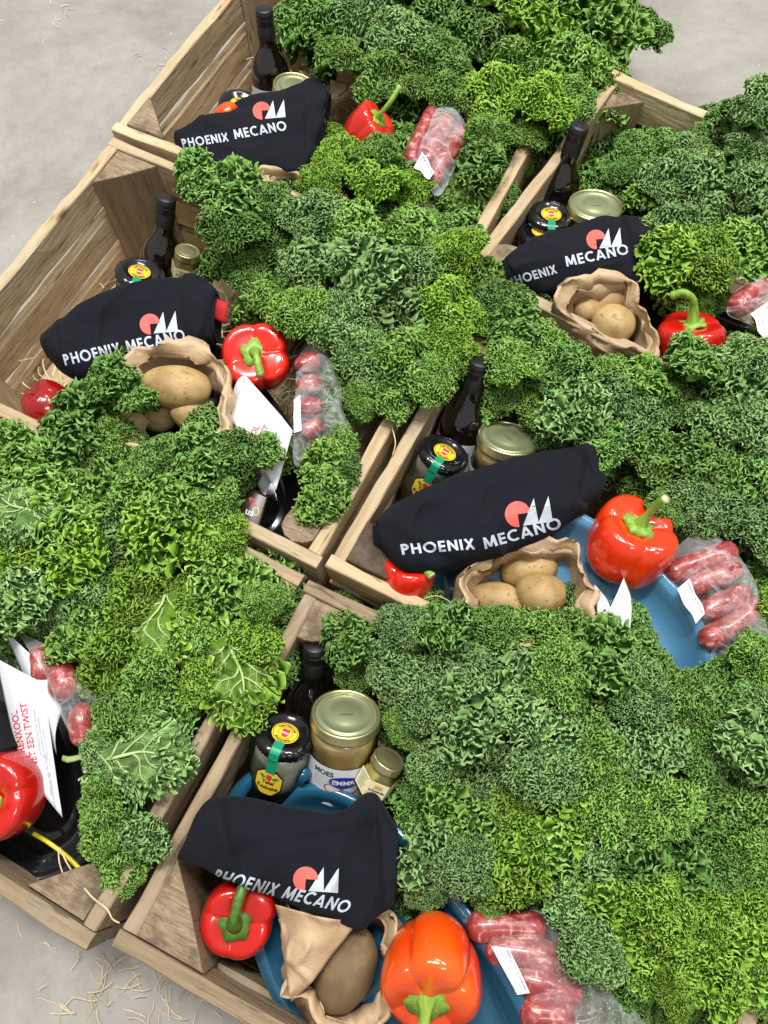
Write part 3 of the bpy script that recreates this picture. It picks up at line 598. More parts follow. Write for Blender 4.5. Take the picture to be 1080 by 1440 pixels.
# ------------------------------------------------------------------ goods
def bottle(u, v, z, th, ph, label, spin=0):
    t = thing('wine_bottle', label, 'bottle', view_frame(u, v, z, th, ph, spin) @ Matrix.Scale(.92, 4), 'small bottles of red wine')
    lathe('glass', [(.0143, -.040), (.0152, -.056), (.0175, -.064), (.0250, -.076), (.0320, -.090), (.0352, -.106), (.0360, -.124), (.0360, -.196), (.033, -.204), (0.001, -.205)], WINE, t, 48)
    lathe('foil_cap', [(.0005, 0), (.0142, -.0002), (.0150, -.0012), (.0152, -.006), (.0155, -.0065), (.0155, -.0085), (.0152, -.009), (.0152, -.013), (.0155, -.0135), (.0155, -.0155), (.0152, -.016), (.0152, -.024), (.0150, -.0245), (.0153, -.025), (.0155, -.046)], CAPB, t, 36)
    lathe('label', [(.0364, -.120), (.0365, -.121), (.0365, -.182), (.0364, -.183)], WHITE, t, 48)
    V, F = font_mesh('ROOD', .010, .0003, 'CENTER'); R = .0374
    V2 = [(R * math.sin(x / R), -R * math.cos(x / R), y - .140) for x, y, _ in V]; meshobj('print', V2, F, INK, t)
    return t
def jar_pickle(u, v, z, th, ph, label, spin=0, r=.0325, h=.108):
    t = thing('pickle_jar', label, 'jar', view_frame(u, v, z, th, ph, spin), 'jars of pickles with black lids')
    def ridg(R, Z, thh):
        k = (Z < -.002) & (Z > -.014); return np.where(k, R + .0007 * np.sign(np.sin(thh * 48)), R), Z
    lathe('contents', [(.001, -.016), (r - .004, -.016), (r - .002, -.022), (r - .0014, -h * .5), (r - .002, -h + .006), (r - .008, -h + .002), (.001, -h + .002)], PICKLE, t, 40)
    lathe('glass', [(r - .003, -.012), (r - .003, -.017), (r - .0005, -.023), (r, -.03), (r, -h + .010), (r - .002, -h + .003), (r - .006, -h), (.001, -h)], GLASS, t, 40)
    lathe('lid', [(.0005, -.0018), (r - .012, -.0018), (r - .0105, -.0004), (r - .006, 0), (r - .003, -.001), (r - .0005, -.003), (r + .0004, -.004), (r + .0006, -.013), (r - .001, -.0145), (r - .003, -.0145)], BLACK, t, 96, mod=ridg)
    def disc(name, cx, cy, rx, ry, z, mat, par, n=28):
        return meshobj(name, [(cx, cy, z)] + [(cx + rx * math.cos(a), cy + ry * math.sin(a), z) for a in np.linspace(0, 6.283, n, endpoint=False)], [(0, k + 1, (k + 1) % n + 1) for k in range(n)], mat, par)
    s = disc('seal_sticker', 0, -.004, .0150, .0150, .0006, YEL, t)
    V, F = strip(arc(0, -.004, .0135, .0135, 0, 360, 40), .0006); meshobj('ring', [(x, y, .0010) for x, y, _ in V], F, INK, s)
    V, F = strip(arc(0, -.004, .0080, .0080, 0, 360, 30), .0004); meshobj('ring', [(x, y, .0010) for x, y, _ in V], F, INK, s)
    for q, body in enumerate(('AMSTERDAM', 'INLEGGERIJ')):
        V, F = font_mesh(body, .0036, .0001, 'CENTER'); R = .0094
        V2 = [((R + y) * math.sin(x / R), (R + y) * math.cos(x / R) - .004, .0011) for x, y, _ in V]
        if q: V2 = [((R + .003 - y) * math.sin(x / (R + .002)), -(R + .003 - y) * math.cos(x / (R + .002)) - .004, .0011) for x, y, _ in V]
        meshobj('print', V2, F, INK, s)
    sh = [(-.0042, .001), (.0042, .001), (.0045, -.006), (.0028, -.0095), (0, -.0108), (-.0028, -.0095), (-.0045, -.006)]
    meshobj('shield', [(x, y + .0005, .0012) for x, y in sh], [tuple(range(7))], REDI, s)
    V, F = font_mesh('XXX', .0042, .0002, 'CENTER'); meshobj('print', [(x, y - .0062, .0014) for x, y, _ in V], F, WHITE, s)
    # green strip from the sticker over the lid's edge on to the glass
    path = [(.0009, .0180), (.0009, r - .004), (-.0006, r - .001), (-.003, r + .0012), (-.013, r + .0016), (-.016, r + .0008), (-.024, r + .0009), (-.034, r + .0009)]
    V = []; 
    for zz, rr in path: V += [(-.0055, -rr, zz), (0, -rr - .0002, zz), (.0055, -rr, zz)]
    F = [(3 * i + k, 3 * i + k + 1, 3 * i + k + 4, 3 * i + k + 3) for i in range(len(path) - 1) for k in range(2)]; meshobj('green_strip', V, F, GRN, t)
    def wrap(x, y, R): return (R * math.sin(x / R), -R * math.cos(x / R), y)
    out = [(-.0075, -.030), (.0075, -.030), (.0165, -.040), (.0165, -.058), (.0075, -.068), (-.0075, -.068), (-.0165, -.058), (-.0165, -.040)]
    def plate(name, sc, R, mat):
        P_ = [(x * sc, -.049 + (y + .049) * sc) for x, y in out]; V, F = [], []; xs = np.linspace(-.0165 * sc, .0165 * sc, 13)
        for x in xs:
            e = (.019 if abs(x) <= .0075 * sc else .019 - (abs(x) - .0075 * sc) / (.009 * sc) * .010) * sc; V += [wrap(x, -.049 + e, R), wrap(x, -.049, R), wrap(x, -.049 - e, R)]
        F = [(3 * i + k, 3 * i + k + 1, 3 * i + k + 4, 3 * i + k + 3) for i in range(12) for k in range(2)]; return meshobj(name, V, F, mat, t)
    lb = plate('label_border', 1.0, r + .0005, INK); plate('label', .92, r + .0009, YEL)
    for body, y in (('Tafel', -.050), ('Kesbeke', -.058)):
        V, F = font_mesh(body, .0072, .0002, 'CENTER'); meshobj('print', [wrap(x, yy + y, r + .0013) for x, yy, _ in V], F, INK, lb)
    meshobj('shield', [wrap(x * .7, y * .7 - .037, r + .0013) for x, y in sh], [tuple(range(7))], REDI, lb)
    for s_ in (-1, 1): meshobj('leaf_print', [wrap(s_ * x, y - .041, r + .00125) for x, y in ((.003, 0), (.008, .003), (.012, .001), (.007, -.003))], [(0, 1, 2, 3)], GRN, lb)
    return t
def jar_sauce(u, v, z, th, ph, label, spin=0, r=.0395, h=.112, text='MOES', red=True, oval='EMMA'):
    t = thing('apple_sauce_jar', label, 'jar', view_frame(u, v, z, th, ph, spin), 'jars of apple sauce with gold lids')
    lathe('contents', [(.001, -.014), (r - .010, -.014), (r - .004, -.022), (r - .0012, -.034), (r - .0012, -h + .014), (r - .006, -h + .003), (.001, -h + .003)], SAUCE, t, 48)
    lathe('glass', [(r - .008, -.010), (r - .008, -.014), (r - .003, -.020), (r, -.034), (r, -h + .014), (r - .005, -h + .002), (.001, -h)], GLASS, t, 48)
    l = lathe('lid', [(r - .006, -.0030), (r - .0055, -.0015), (r - .0045, -.0004), (r - .003, 0), (r - .0016, -.0006), (r - .001, -.0020), (r - .001, -.0105), (r - .0004, -.0115), (r - .0006, -.0132), (r - .003, -.0135)], GOLD, t, 64)
    lathe('lid_top', [(.0005, -.0012), (r * .42, -.0012), (r * .44, -.0018), (r * .70, -.0018), (r * .72, -.0010), (r - .010, -.0012), (r - .0085, -.0028), (r - .006, -.0030)], GOLDTOP, t, 64)
    V, F = strip([(-.008 + .0016 * i, .0012 * math.sin(i * 2.1)) for i in range(11)], .0006); meshobj('print', [(x, y - .002, -.0008) for x, y, _ in V], F, INK, l)
    def wrap(x, y, R): return (R * math.sin(x / R), -R * math.cos(x / R), y)
    R = r + .0006; n = 40; V = []
    for a in np.linspace(-1.9, 1.9, n): V += [(R * math.sin(a), -R * math.cos(a), -.046), (R * math.sin(a), -R * math.cos(a), -.072), (R * math.sin(a), -R * math.cos(a), -.104)]
    lb = meshobj('label', V, [(3 * i + k, 3 * i + k + 1, 3 * i + k + 4, 3 * i + k + 3) for i in range(n - 1) for k in range(2)], WHITE, t, True)
    def oval_(cx, cy, rx, ry, mat, d, nm): meshobj(nm, [wrap(cx, cy, R + d)] + [wrap(cx + rx * math.cos(a), cy + ry * math.sin(a), R + d) for a in np.linspace(0, 6.283, 28, endpoint=False)], [(0, k + 1, (k + 1) % 28 + 1) for k in range(28)], mat, lb)
    if red: oval_(-.001, -.076, .021, .010, plain('brown_print', (.36, .10, .03), .5), .0004, 'bowl_print')
    if oval: oval_(0, -.065, .0165, .0085, NAVI, .0007, 'oval_print'); V, F = font_mesh(oval, .0095, .0002, 'CENTER'); meshobj('print', [wrap(x, y - .0682, R + .0011) for x, y, _ in V], F, WHITE, lb)
    if oval: oval_(.026, -.060, .010, .010, plain('apple_print', (.62, .55, .12), .5), .0004, 'apple_print')
    V, F = font_mesh(text, .0095, .0003, 'LEFT'); meshobj('print', [wrap(x - .036, y - .058, R + .0006) for x, y, _ in V], F, plain('green_ink', (.02, .09, .05), .5), lb)
    for q in range(4):
        V, F = font_mesh('100% fruit zonder toevoegingen'[:22 - 3 * q], .0032, 0, 'LEFT'); meshobj('print', [wrap(x - .036, y - .063 - q * .0045, R + .0006) for x, y, _ in V], F, GREYI, lb)
    return t
def jar_mustard(u, v, z, th, ph, label, spin=0):
    t = thing('mustard_jar', label, 'jar', view_frame(u, v, z, th, ph, spin) @ Matrix.Scale(.88, 4), 'small hexagonal mustard jars')
    def hexa(R, Z, thh): a = thh % (np.pi / 3) - np.pi / 6; return np.where(Z < -.0165, R * .9 / np.cos(a) ** .92, R), Z
    lathe('contents', [(.001, -.012), (.017, -.012), (.0165, -.017), (.0215, -.022), (.0215, -.05), (.018, -.0525), (.001, -.0525)], MUST, t, 48, False, hexa)
    lathe('glass', [(.0175, -.010), (.0175, -.0165), (.0225, -.0215), (.0228, -.051), (.019, -.054), (.001, -.054)], GLASS, t, 48, False, hexa)
    lathe('lid', [(.0005, -.0008), (.013, -.0008), (.0145, -.0014), (.0175, -.0014), (.0188, 0), (.0200, -.0006), (.0204, -.002), (.0204, -.0105), (.0208, -.012), (.019, -.0128)], GOLD, t, 56)
    R = .0243; a = math.radians(30); pts = []
    for zt in (-.024, -.050):
        for k in (-1.5, -.5, .5, 1.5): pts.append((R * math.sin(k * 2 * a) , -R * math.cos(k * 2 * a), zt))
    lb = meshobj('label', pts, [(0, 1, 5, 4), (1, 2, 6, 5), (2, 3, 7, 6)], CREAM, t)
    ap = -R * math.cos(a) - .0005
    for q, b_ in enumerate(('de Broederlijke', 'fijne', 'mosterd')):
        V, F = font_mesh(b_, .0040, .0001, 'CENTER'); meshobj('print', [(x * .85, ap, y - .038 - q * .0045) for x, y, _ in V], F, INK, lb)
    meshobj('sketch_print', [(-.005, ap, -.028), (.005, ap, -.028), (.006, ap, -.033), (-.005, ap, -.034)], [(0, 3, 2, 1)], plain('ochre_print', (.45, .34, .14), .6), lb)
    for q in range(8):
        V, F = font_mesh('met honing en kruiden'[q % 4:16], .0026, 0, 'LEFT'); M_ = Matrix.Rotation(-2 * a, 3, 'Z'); meshobj('print', [M_ @ Vector((x * .9 - .009, ap, y - .028 - q * .0026)) for x, y, _ in V], F, INK, lb)
    return t
def pepper(u, v, z, th, ph, r, h, mat, label, lobes=4, stem=((0, 0, .0), (0, 0, .02), (.0, -.012, .03)), sr=.006, smat=None, seed=0, spin=0, cat='pepper'):
    """z = height of the middle; the stem end points along the frame's z axis"""
    t = thing('bell_pepper', label, cat, view_frame(u, v, z, th, ph, spin), 'bell peppers'); g = random.Random(seed); smat = smat or STEM
    prof = []
    for i in range(25):
        q = i / 24; s = math.pi * q
        R = r * (math.sin(s) ** .55) * (1 - .20 * q) if 0 < i < 24 else .0005
        Z = h / 2 * math.cos(s) 
        Z = math.copysign(abs(Z / (h / 2)) ** .80 * h / 2, Z)
        if q < .32: Z -= h * .20 * (1 - q / .32) ** 1.4 * 1
        if q > .86: Z += h * .10 * ((q - .86) / .14)
        prof.append((R, Z))
    ph_ = [g.uniform(-.25, .25) for _ in range(lobes)]; am = [g.uniform(.85, 1.1) for _ in range(lobes)]
    def lob(R, Z, thh):
        k = (thh / (2 * np.pi) * lobes + .12 * np.sin(thh + seed)) % lobes; f = np.abs(np.sin(np.pi * k)) ** .55
        d = .80 + .20 * f; ai = np.array(am)[np.floor(k).astype(int) % lobes]; zz = Z / (h / 2); dep = np.clip(.55 + .5 * zz, .25, 1) 
        R2 = R * (1 - (1 - d) * dep * 1.05) * (1 + (ai - 1) * f * .9)
        Z2 = Z + h * .07 * (f - .5) * np.clip(zz, 0, 1) * ai - h * .07 * f * np.clip(-zz, 0, 1) * ai + r * .12 * np.sin(thh + 1 + seed) * zz
        return R2, Z2
    o = lathe('flesh', prof, mat, t, 88, mod=lob); s = o.modifiers.new('s', 'SUBSURF'); s.levels = 1; s.render_levels = 1
    zt = h * .5 - h * .185
    V = [(0, 0, zt + .0035)]; n = 30
    for k in range(n):
        a = k / n * 6.283; rr = r * .27 * (1 + .10 * math.sin(a * 5 + seed) + .05 * math.sin(a * 11)); V.append((rr * math.cos(a) * .55, rr * math.sin(a) * .55, zt + .0045)); 
    for k in range(n):
        a = k / n * 6.283; rr = r * .34 * (1 + .12 * math.sin(a * 5 + seed) + .06 * math.sin(a * 11)); V.append((rr * math.cos(a), rr * math.sin(a), zt + .0045 + .001 * math.sin(a * 5)))
    for k in range(n): x, y, zz = V[1 + n + k]; V.append((x * 1.02, y * 1.02, zz - .004))
    F = [(0, 1 + k, 1 + (k + 1) % n) for k in range(n)] + [(1 + b_ * n + k, 1 + (b_ + 1) * n + k, 1 + (b_ + 1) * n + (k + 1) % n, 1 + b_ * n + (k + 1) % n) for b_ in range(2) for k in range(n)]
    meshobj('calyx', V, F, smat, t, True)
    pts = [Vector(p) + Vector((0, 0, zt + .002)) for p in stem]; fine = []
    for i in range(len(pts) - 1):
        a0 = pts[max(i - 1, 0)]; a1 = pts[i]; a2 = pts[i + 1]; a3 = pts[min(i + 2, len(pts) - 1)]
        for k in range(5):
            q = k / 5; fine.append(.5 * ((2 * a1) + (a2 - a0) * q + (2 * a0 - 5 * a1 + 4 * a2 - a3) * q * q + (3 * a1 - a0 - 3 * a2 + a3) * q ** 3))
    fine.append(pts[-1]); m = len(fine)
    rad = [sr * (1.45 - .75 * min(1, i / m * 3.0) + .25 * (i / m) ** 2) for i in range(m)]
    st = tube('stem', fine, rad, smat, t, 12)
    d = (fine[-1] - fine[-2]).normalized(); e = tube('cut_end', [fine[-1] - d * .0005, fine[-1] + d * .0012], [rad[-1] * .93, rad[-1] * .85], CUT, st, 12)
    return t
def potato(u, v, z, rx, ry, rz_, ang, label, mat=None, seed=0):
    p = P(u, v, z); n1, n2 = 26, 40; V = []
    for i in range(n1):
        a = math.pi * i / (n1 - 1)
        for k in range(n2):
            b_ = 2 * math.pi * k / n2; V.append((math.sin(a) * math.cos(b_), math.sin(a) * math.sin(b_), math.cos(a)))
    V = np.array(V); s = 1 + .06 * fbm(V, .35, seed, 2) + .012 * fbm(V, 1.2, seed + 4, 2); V = V * s[:, None] * np.array([rx, ry, rz_])
    V[:, 1] *= 1 + .12 * V[:, 0] / rx
    o = meshobj('potato', V, grid_faces(n1, n2, wrap_v=True), mat or POTATO, None, True); o.matrix_world = Matrix.Translation(p) @ Matrix.Rotation(math.radians(ang), 4, 'Z')
    return tag(o, label, 'potato', 'loose potatoes in the paper bags')
def smooth_poly(pts, n):
    pts = [Vector(p) for p in pts]; m = len(pts); out = []
    for j in range(n):
        s = j / n * m; i = int(s); q = s - i; a0, a1, a2, a3 = pts[(i - 1) % m], pts[i % m], pts[(i + 1) % m], pts[(i + 2) % m]
        out.append(.5 * ((2 * a1) + (a2 - a0) * q + (2 * a0 - 5 * a1 + 4 * a2 - a3) * q * q + (3 * a1 - a0 - 3 * a2 + a3) * q ** 3))
    return out
def bag(mouth, z, depth, label, seed=0, lip=.016, flap=None, crump=1.0, shift=(0, 0)):
    """open paper bag; mouth = outline of its lip in the photograph, each (u, v, dz)"""
    W = [P(u, v, z + (d[0] if d else 0)) for u, v, *d in mouth]; c = sum(W, Vector()) / len(W)
    t = thing('paper_bag', label, 'paper bag', Matrix.Translation(c), 'brown paper bags of potatoes'); n = 60; ring = smooth_poly([w_ - c for w_ in W], n)
    g = np.random.default_rng(seed); sh = Vector((*shift, 0)); V = []
    rows = [(-depth, .80, 1), (-depth * .75, .97, .8), (-depth * .5, 1.0, .5), (-depth * .25, 1.03, .25), (-.020, 1.04, .1), (-.006, 1.05, 0), (0, 1.035, 0), (-.004, .985, 0), (-.010, .935, 0), (-.0145, .90, 0), (-.0160, .895, 0), (-.0135, .875, .05), (-.030, .865, .15), (-.05, .86, .3), (-depth * .8, .76, 1)]
    for dz, sc, s_ in rows:
        for p in ring: q = Vector((p.x * sc, p.y * sc, p.z + dz)) + sh * s_; V.append(q)
    V = np.array([tuple(v_) for v_ in V]); V0 = V.copy()
    a1 = 1 - np.abs(fbm(V, 11, seed, 2)) * 2; a2 = 1 - np.abs(fbm(V, 20, seed + 3, 2)) * 2; a3 = fbm(V, 9, seed + 7, 2)
    rd = V0.copy(); rd[:, 2] = 0; rd /= np.linalg.norm(rd, axis=1)[:, None] + 1e-9
    V = V + rd * ((a1 * .0065 + a2 * .0034 + a3 * .004) * crump)[:, None]; V[:, 2] += (a2 * .0025 + fbm(V0, 14, seed + 9, 2) * .003) * crump
    o = meshobj('paper', V, grid_faces(len(rows), n, wrap_v=True), KRAFT, t, False); so = o.modifiers.new('t', 'SOLIDIFY'); so.thickness = .0003
    sb = o.modifiers.new('s', 'SUBSURF'); sb.levels = 0; sb.render_levels = 0
    return t
def sheet(name, quad, label, cat, mat, bend=.01, n=14, group=None, crumple=.0006, seed=0, ax=0):
    """a bent sheet of paper through four corners (u, v, z) given in order round it"""
    C = [P(*q) for q in quad]; c = sum(C, Vector()) / 4; V = []
    for i in range(n):
        for j in range(n):
            a, b_ = i / (n - 1), j / (n - 1); p = C[0] * (1 - a) * (1 - b_) + C[1] * a * (1 - b_) + C[2] * a * b_ + C[3] * (1 - a) * b_
            q = (a if ax == 0 else b_); V.append(p + Vector((0, 0, bend * math.sin(math.pi * q))) - c)
    V = np.array([tuple(v_) for v_ in V]); V[:, 2] += fbm(V, 12, seed, 2) * crumple
    if mat is KRAFT: V[:, 2] += np.clip(1 - np.abs(fbm(V, 14, seed + 3, 2)) * 4, 0, 1) * .005; V[:, :2] += (fbm(V, 20, seed + 4, 1) * .0012)[:, None]
    o = meshobj(name, V, grid_faces(n, n), mat, None, mat is not KRAFT); o.location = c; so = o.modifiers.new('t', 'SOLIDIFY'); so.thickness = .0003
    return tag(o, label, cat, group)
def towel(top, bot, z, thick, label, text=None, logo=None, seed=0, tabs=(), creases=()):
    """rolled apron; top and bottom edges are outlines (u, v) from its left end to its right end"""
    n, m = 130, 72
    def samp(pts, s):
        s = s * (len(pts) - 1); i = min(int(s), len(pts) - 2); q = s - i; g_ = lambda k: pts[max(0, min(len(pts) - 1, k))]; a0, a1, a2, a3 = g_(i - 1), g_(i), g_(i + 1), g_(i + 2)
        return .5 * ((2 * a1) + (a2 - a0) * q + (2 * a0 - 5 * a1 + 4 * a2 - a3) * q * q + (3 * a1 - a0 - 3 * a2 + a3) * q ** 3)
    TW = [P(*p, z) for p in top]; BW = [P(*p, z) for p in bot]; c = (sum(TW, Vector()) + sum(BW, Vector())) / (len(TW) + len(BW))
    t = thing('rolled_apron', label, 'rolled apron', Matrix.Translation(c), 'rolled navy aprons')
    def surf(s, phi, sc=1.0, tk=None):
        s_ = min(max(s, 0), 1); A, B = samp(TW, s_), samp(BW, s_); C = (A + B) / 2; H = (A - B) / 2; cf, sf = math.cos(phi), math.sin(phi)
        e = .78; y = math.copysign(abs(cf) ** e, cf); zz = math.copysign(abs(sf) ** e, sf); tk_ = (tk or thick) * (.80 + .2 * math.sin(math.pi * min(max(s, .0), 1)))
        return C + H * y * sc + Vector((0, 0, zz * tk_ * sc)) - c
    V = []; ss = [0.0] + list(np.linspace(0, 1, n - 10)) ; 
    prof = [(s, 1.0) for s in np.linspace(0, 1, n - 12)]
    prof = [(.10, .55), (.05, .60), (.015, .72), (-.0, .86), (.0, .95)] + [(s, 1) for s in np.linspace(.008, .992, n - 12)] + [(1.0, .95), (1.0, .86), (.985, .72), (.95, .60), (.90, .55)]
    for s, sc in prof:
        for k in range(m): V.append(tuple(surf(s, 2 * math.pi * k / m, sc)))
    V = np.array(V); N_ = len(prof)
    w1 = fbm(V * np.array([1, .6, 1]), 8, seed, 3) * .0055; w2 = (1 - np.abs(fbm(V * np.array([1, 1, .3]), 10, seed + 2, 2)) * 2) * .0042; w3 = fbm(V, 4, seed + 5, 1) * .004 + np.clip(1 - np.abs(fbm(V * np.array([1, 1, .3]), 9, seed + 9, 2)) * 6, 0, 1) * .0032 * np.clip(fbm(V, 5, seed + 12, 1) * 2, 0, 1)
    V[:, 2] += w1 + w2 + w3; V[:, 0] += w2 * .8; V[:, 1] += w1 * .6
    for (ca, cb, hgt, wid) in creases:     # sharp folds across the roll
        a_ = P(*ca, z) - c; b_ = P(*cb, z) - c; d_ = Vector((b_.x - a_.x, b_.y - a_.y)); L_ = d_.length; d_.normalize()
        px_, py_ = V[:, 0] - a_.x, V[:, 1] - a_.y; al = px_ * d_.x + py_ * d_.y; pr = px_ * -d_.y + py_ * d_.x
        V[:, 2] += 1.5 * hgt * (np.tanh(pr / .0025) * .5 + .5) * np.exp(-np.clip(pr, 0, 1) / wid) * np.clip((al + .01) / .02, 0, 1) * np.clip((L_ + .01 - al) / .02, 0, 1) * np.clip(V[:, 2] / .02, 0, 1)
    o = meshobj('cloth', V, grid_faces(N_, m, wrap_v=True)[:, ::-1].copy(), NAVY, t, True)
    # the layers of the roll seen at its ends
    for e_, (s0, s1) in (('l', (.0, .16)), ('r', (1.0, .84))):
        for q, (sc, ex) in enumerate(((.80, .004), (.58, -.010), (.36, -.002))):
            W_ = []
            d = (samp(TW, s0) + samp(BW, s0)) / 2 - (samp(TW, s1) + samp(BW, s1)) / 2; d.normalize()
            for s, s2 in ((s1, 1), (s0 + (s1 - s0) * .5, 1), (s0, 1), (s0, .90), (s0 + (s1 - s0) * .5, .85)):
                for k in range(30): W_.append(surf(s, 2 * math.pi * k / 30, sc * s2) + (d * ex if s == s0 else Vector()))
            W_ = np.array([tuple(w_) for w_ in W_]); W_[:, 2] += fbm(W_, 9, seed + q, 2) * .002
            meshobj('roll_layer', W_, grid_faces(5, 30, wrap_v=True), NAVY, t, True)
    for tb in tabs: 
        C = [P(*q) - c for q in tb]; V_ = []
        for i in range(8):
            for j in range(8): a, b_ = i / 7, j / 7; p = C[0] * (1 - a) * (1 - b_) + C[1] * a * (1 - b_) + C[2] * a * b_ + C[3] * (1 - a) * b_; V_.append(p + Vector((0, 0, .006 * math.sin(a * 5) + .004 * math.sin(b_ * 4))))
        q = meshobj('red_tape', [tuple(p) for p in V_], grid_faces(8, 8), REDCLOTH, t, True); so = q.modifiers.new('t', 'SOLIDIFY'); so.thickness = .001
    bpy.context.view_layer.update(); bv = world_bvh(o)
    for tx in (text or ()):
        (body, p0, p1, hpx, slant) = tx; V_, F_, wd = geo_text(body); dx, dy = p1[0] - p0[0], p1[1] - p0[1]; L = math.hypot(dx, dy)
        ex = (dx / wd, dy / wd); ang = math.atan2(dy, dx) + slant; ey = (hpx * math.sin(ang), -hpx * math.cos(ang)); print_px(o, V_, F_, p0, ex, ey, PRINT_W, t, 'lettering', bvh=bv)
    if logo:
        (cx, cy), s, rot = logo; ca, sa = math.cos(rot), math.sin(rot); ex = (s * ca, s * sa); ey = (s * sa, -s * ca)
        V_, F_ = [], []; n1 = 30
        for i in range(n1 + 1):
            a = math.radians(0 + 270 * i / n1); 
            for r_ in (0, .35, .7, 1): V_.append((r_ * math.cos(a), r_ * math.sin(a), 0))
        for i in range(n1):
            for k in range(3): F_.append((4 * i + k, 4 * i + k + 1, 4 * i + k + 5, 4 * i + k + 4))
        print_px(o, V_, F_, (cx, cy), ex, ey, PRINT_R, t, 'logo_disc', bvh=bv)
        for q, (xa, xb, xt) in enumerate(((.28, 1.52, 1.40), (1.46, 2.62, 2.58))):
            V_, F_ = [], []
            for i in range(9):
                f = i / 8; y = -.95 + f * (2.0)
                for k in range(5): g_ = k / 4; x0 = xa + (xt - xa) * f; x1 = xb + (xt - xb) * f; V_.append((x0 + (x1 - x0) * g_, y, 0))
            for i in range(8):
                for k in range(4): F_.append((5 * i + k, 5 * i + k + 1, 5 * i + k + 6, 5 * i + k + 5))
            print_px(o, V_, F_, (cx, cy), ex, ey, PRINT_W, t, 'logo_triangle', bvh=bv)
    return t
def sausages(label, links, outline, z, label_quad=None, lab_text=None, rad=.0135, seed=0, high=.020):
    C = [P(u, v, z) for u, v in outline]; c = sum(C, Vector()) / len(C); t = thing('sausage_pack', label, 'pack of sausages', Matrix.Translation(c), 'vacuum packs of raw sausages')
    for i, (u0, v0, u1, v1, *rr) in enumerate(links):
        a, b_ = P(u0, v0, z), P(u1, v1, z); L = (b_ - a).length; d = (b_ - a).normalized(); R = rr[0] if rr else rad; n = 26; pts, rad_ = [], []
        for k in range(n):
            q = k / (n - 1); e = min(q, 1 - q) * L / R; s = math.sqrt(max(0, 1 - (1 - min(1, e * 1.0)) ** 2)) if e < 1 else 1
            pts.append(a + d * L * q - c + Vector((0, 0, .004 * math.sin(math.pi * q))) + Vector((-d.y, d.x, 0)) * .003 * math.sin(3 * q + i)); rad_.append(max(.0006, R * s * (1 + .05 * math.sin(q * 9 + i * 2))))
        tube('sausage', pts, rad_, SAUS, t, 22)
    if label_quad:
        q4 = [P(u, v, z + high * .95) - c for u, v in label_quad]; V_ = []
        for i in range(10):
            for j in range(6): a, b_ = i / 9, j / 5; p = q4[0] * (1 - a) * (1 - b_) + q4[1] * a * (1 - b_) + q4[2] * a * b_ + q4[3] * (1 - a) * b_; V_.append(p + Vector((0, 0, .0022 * math.sin(a * 9 + seed))))
        lb = meshobj('label', [tuple(p) for p in V_], grid_faces(10, 6), WHITE, t, True); bpy.context.view_layer.update(); bv = world_bvh(lb)
        (u0, v0), (u1, v1), (u2, v2), (u3, v3) = label_quad
        for q, body in enumerate(lab_text or ('Gerookte worst', 'rundvlees, varkensvlees, zout', 'kruiden, gekoeld bewaren', 'ten minste houdbaar tot')):
            f = .78 - .2 * q; V_, F_ = font_mesh(body, .17 if q == 0 else .105); wd = max(x for x, _, _ in V_); k = .86 / wd
            o0 = (u0 + (u3 - u0) * (1 - f) + (u1 - u0) * .07, v0 + (v3 - v0) * (1 - f) + (v1 - v0) * .07)
            V_ = [(x * k, y, 0) for x, y, _ in V_]; print_px(lb, V_, F_, o0, (u1 - u0, v1 - v0), (u0 - u3, v0 - v3), INK if q == 0 else GREYI, lb, 'print', .0003, bv)
    n, R_ = 110, 16; ring = smooth_poly([p - c for p in C], n); V_ = []
    for side in (1, -1):
        for r in range(R_):
            q = r / (R_ - 1)
            for p in ring: V_.append((p.x * q, p.y * q, p.z * q + side * (high if side > 0 else .015) * (1 - q ** 3.5) * 1.02))
    V_ = np.array(V_); k = 1 - np.clip(np.linalg.norm(V_[:, :2], axis=1) / .12, 0, 1) * .5
    w_ = (1 - np.abs(fbm(V_ * np.array([1, 1, .2]), 16, seed, 2)) * 2) * .0022 + fbm(V_, 32, seed + 3, 2) * .0008; V_[:, 2] += w_; V_[:, 0] += w_ * .5
    f = film = meshobj('clear_film', V_, np.vstack([grid_faces(R_, n, wrap_v=True), grid_faces(R_, n, wrap_v=True, off=R_ * n)]), FILM, t, True)
    return t
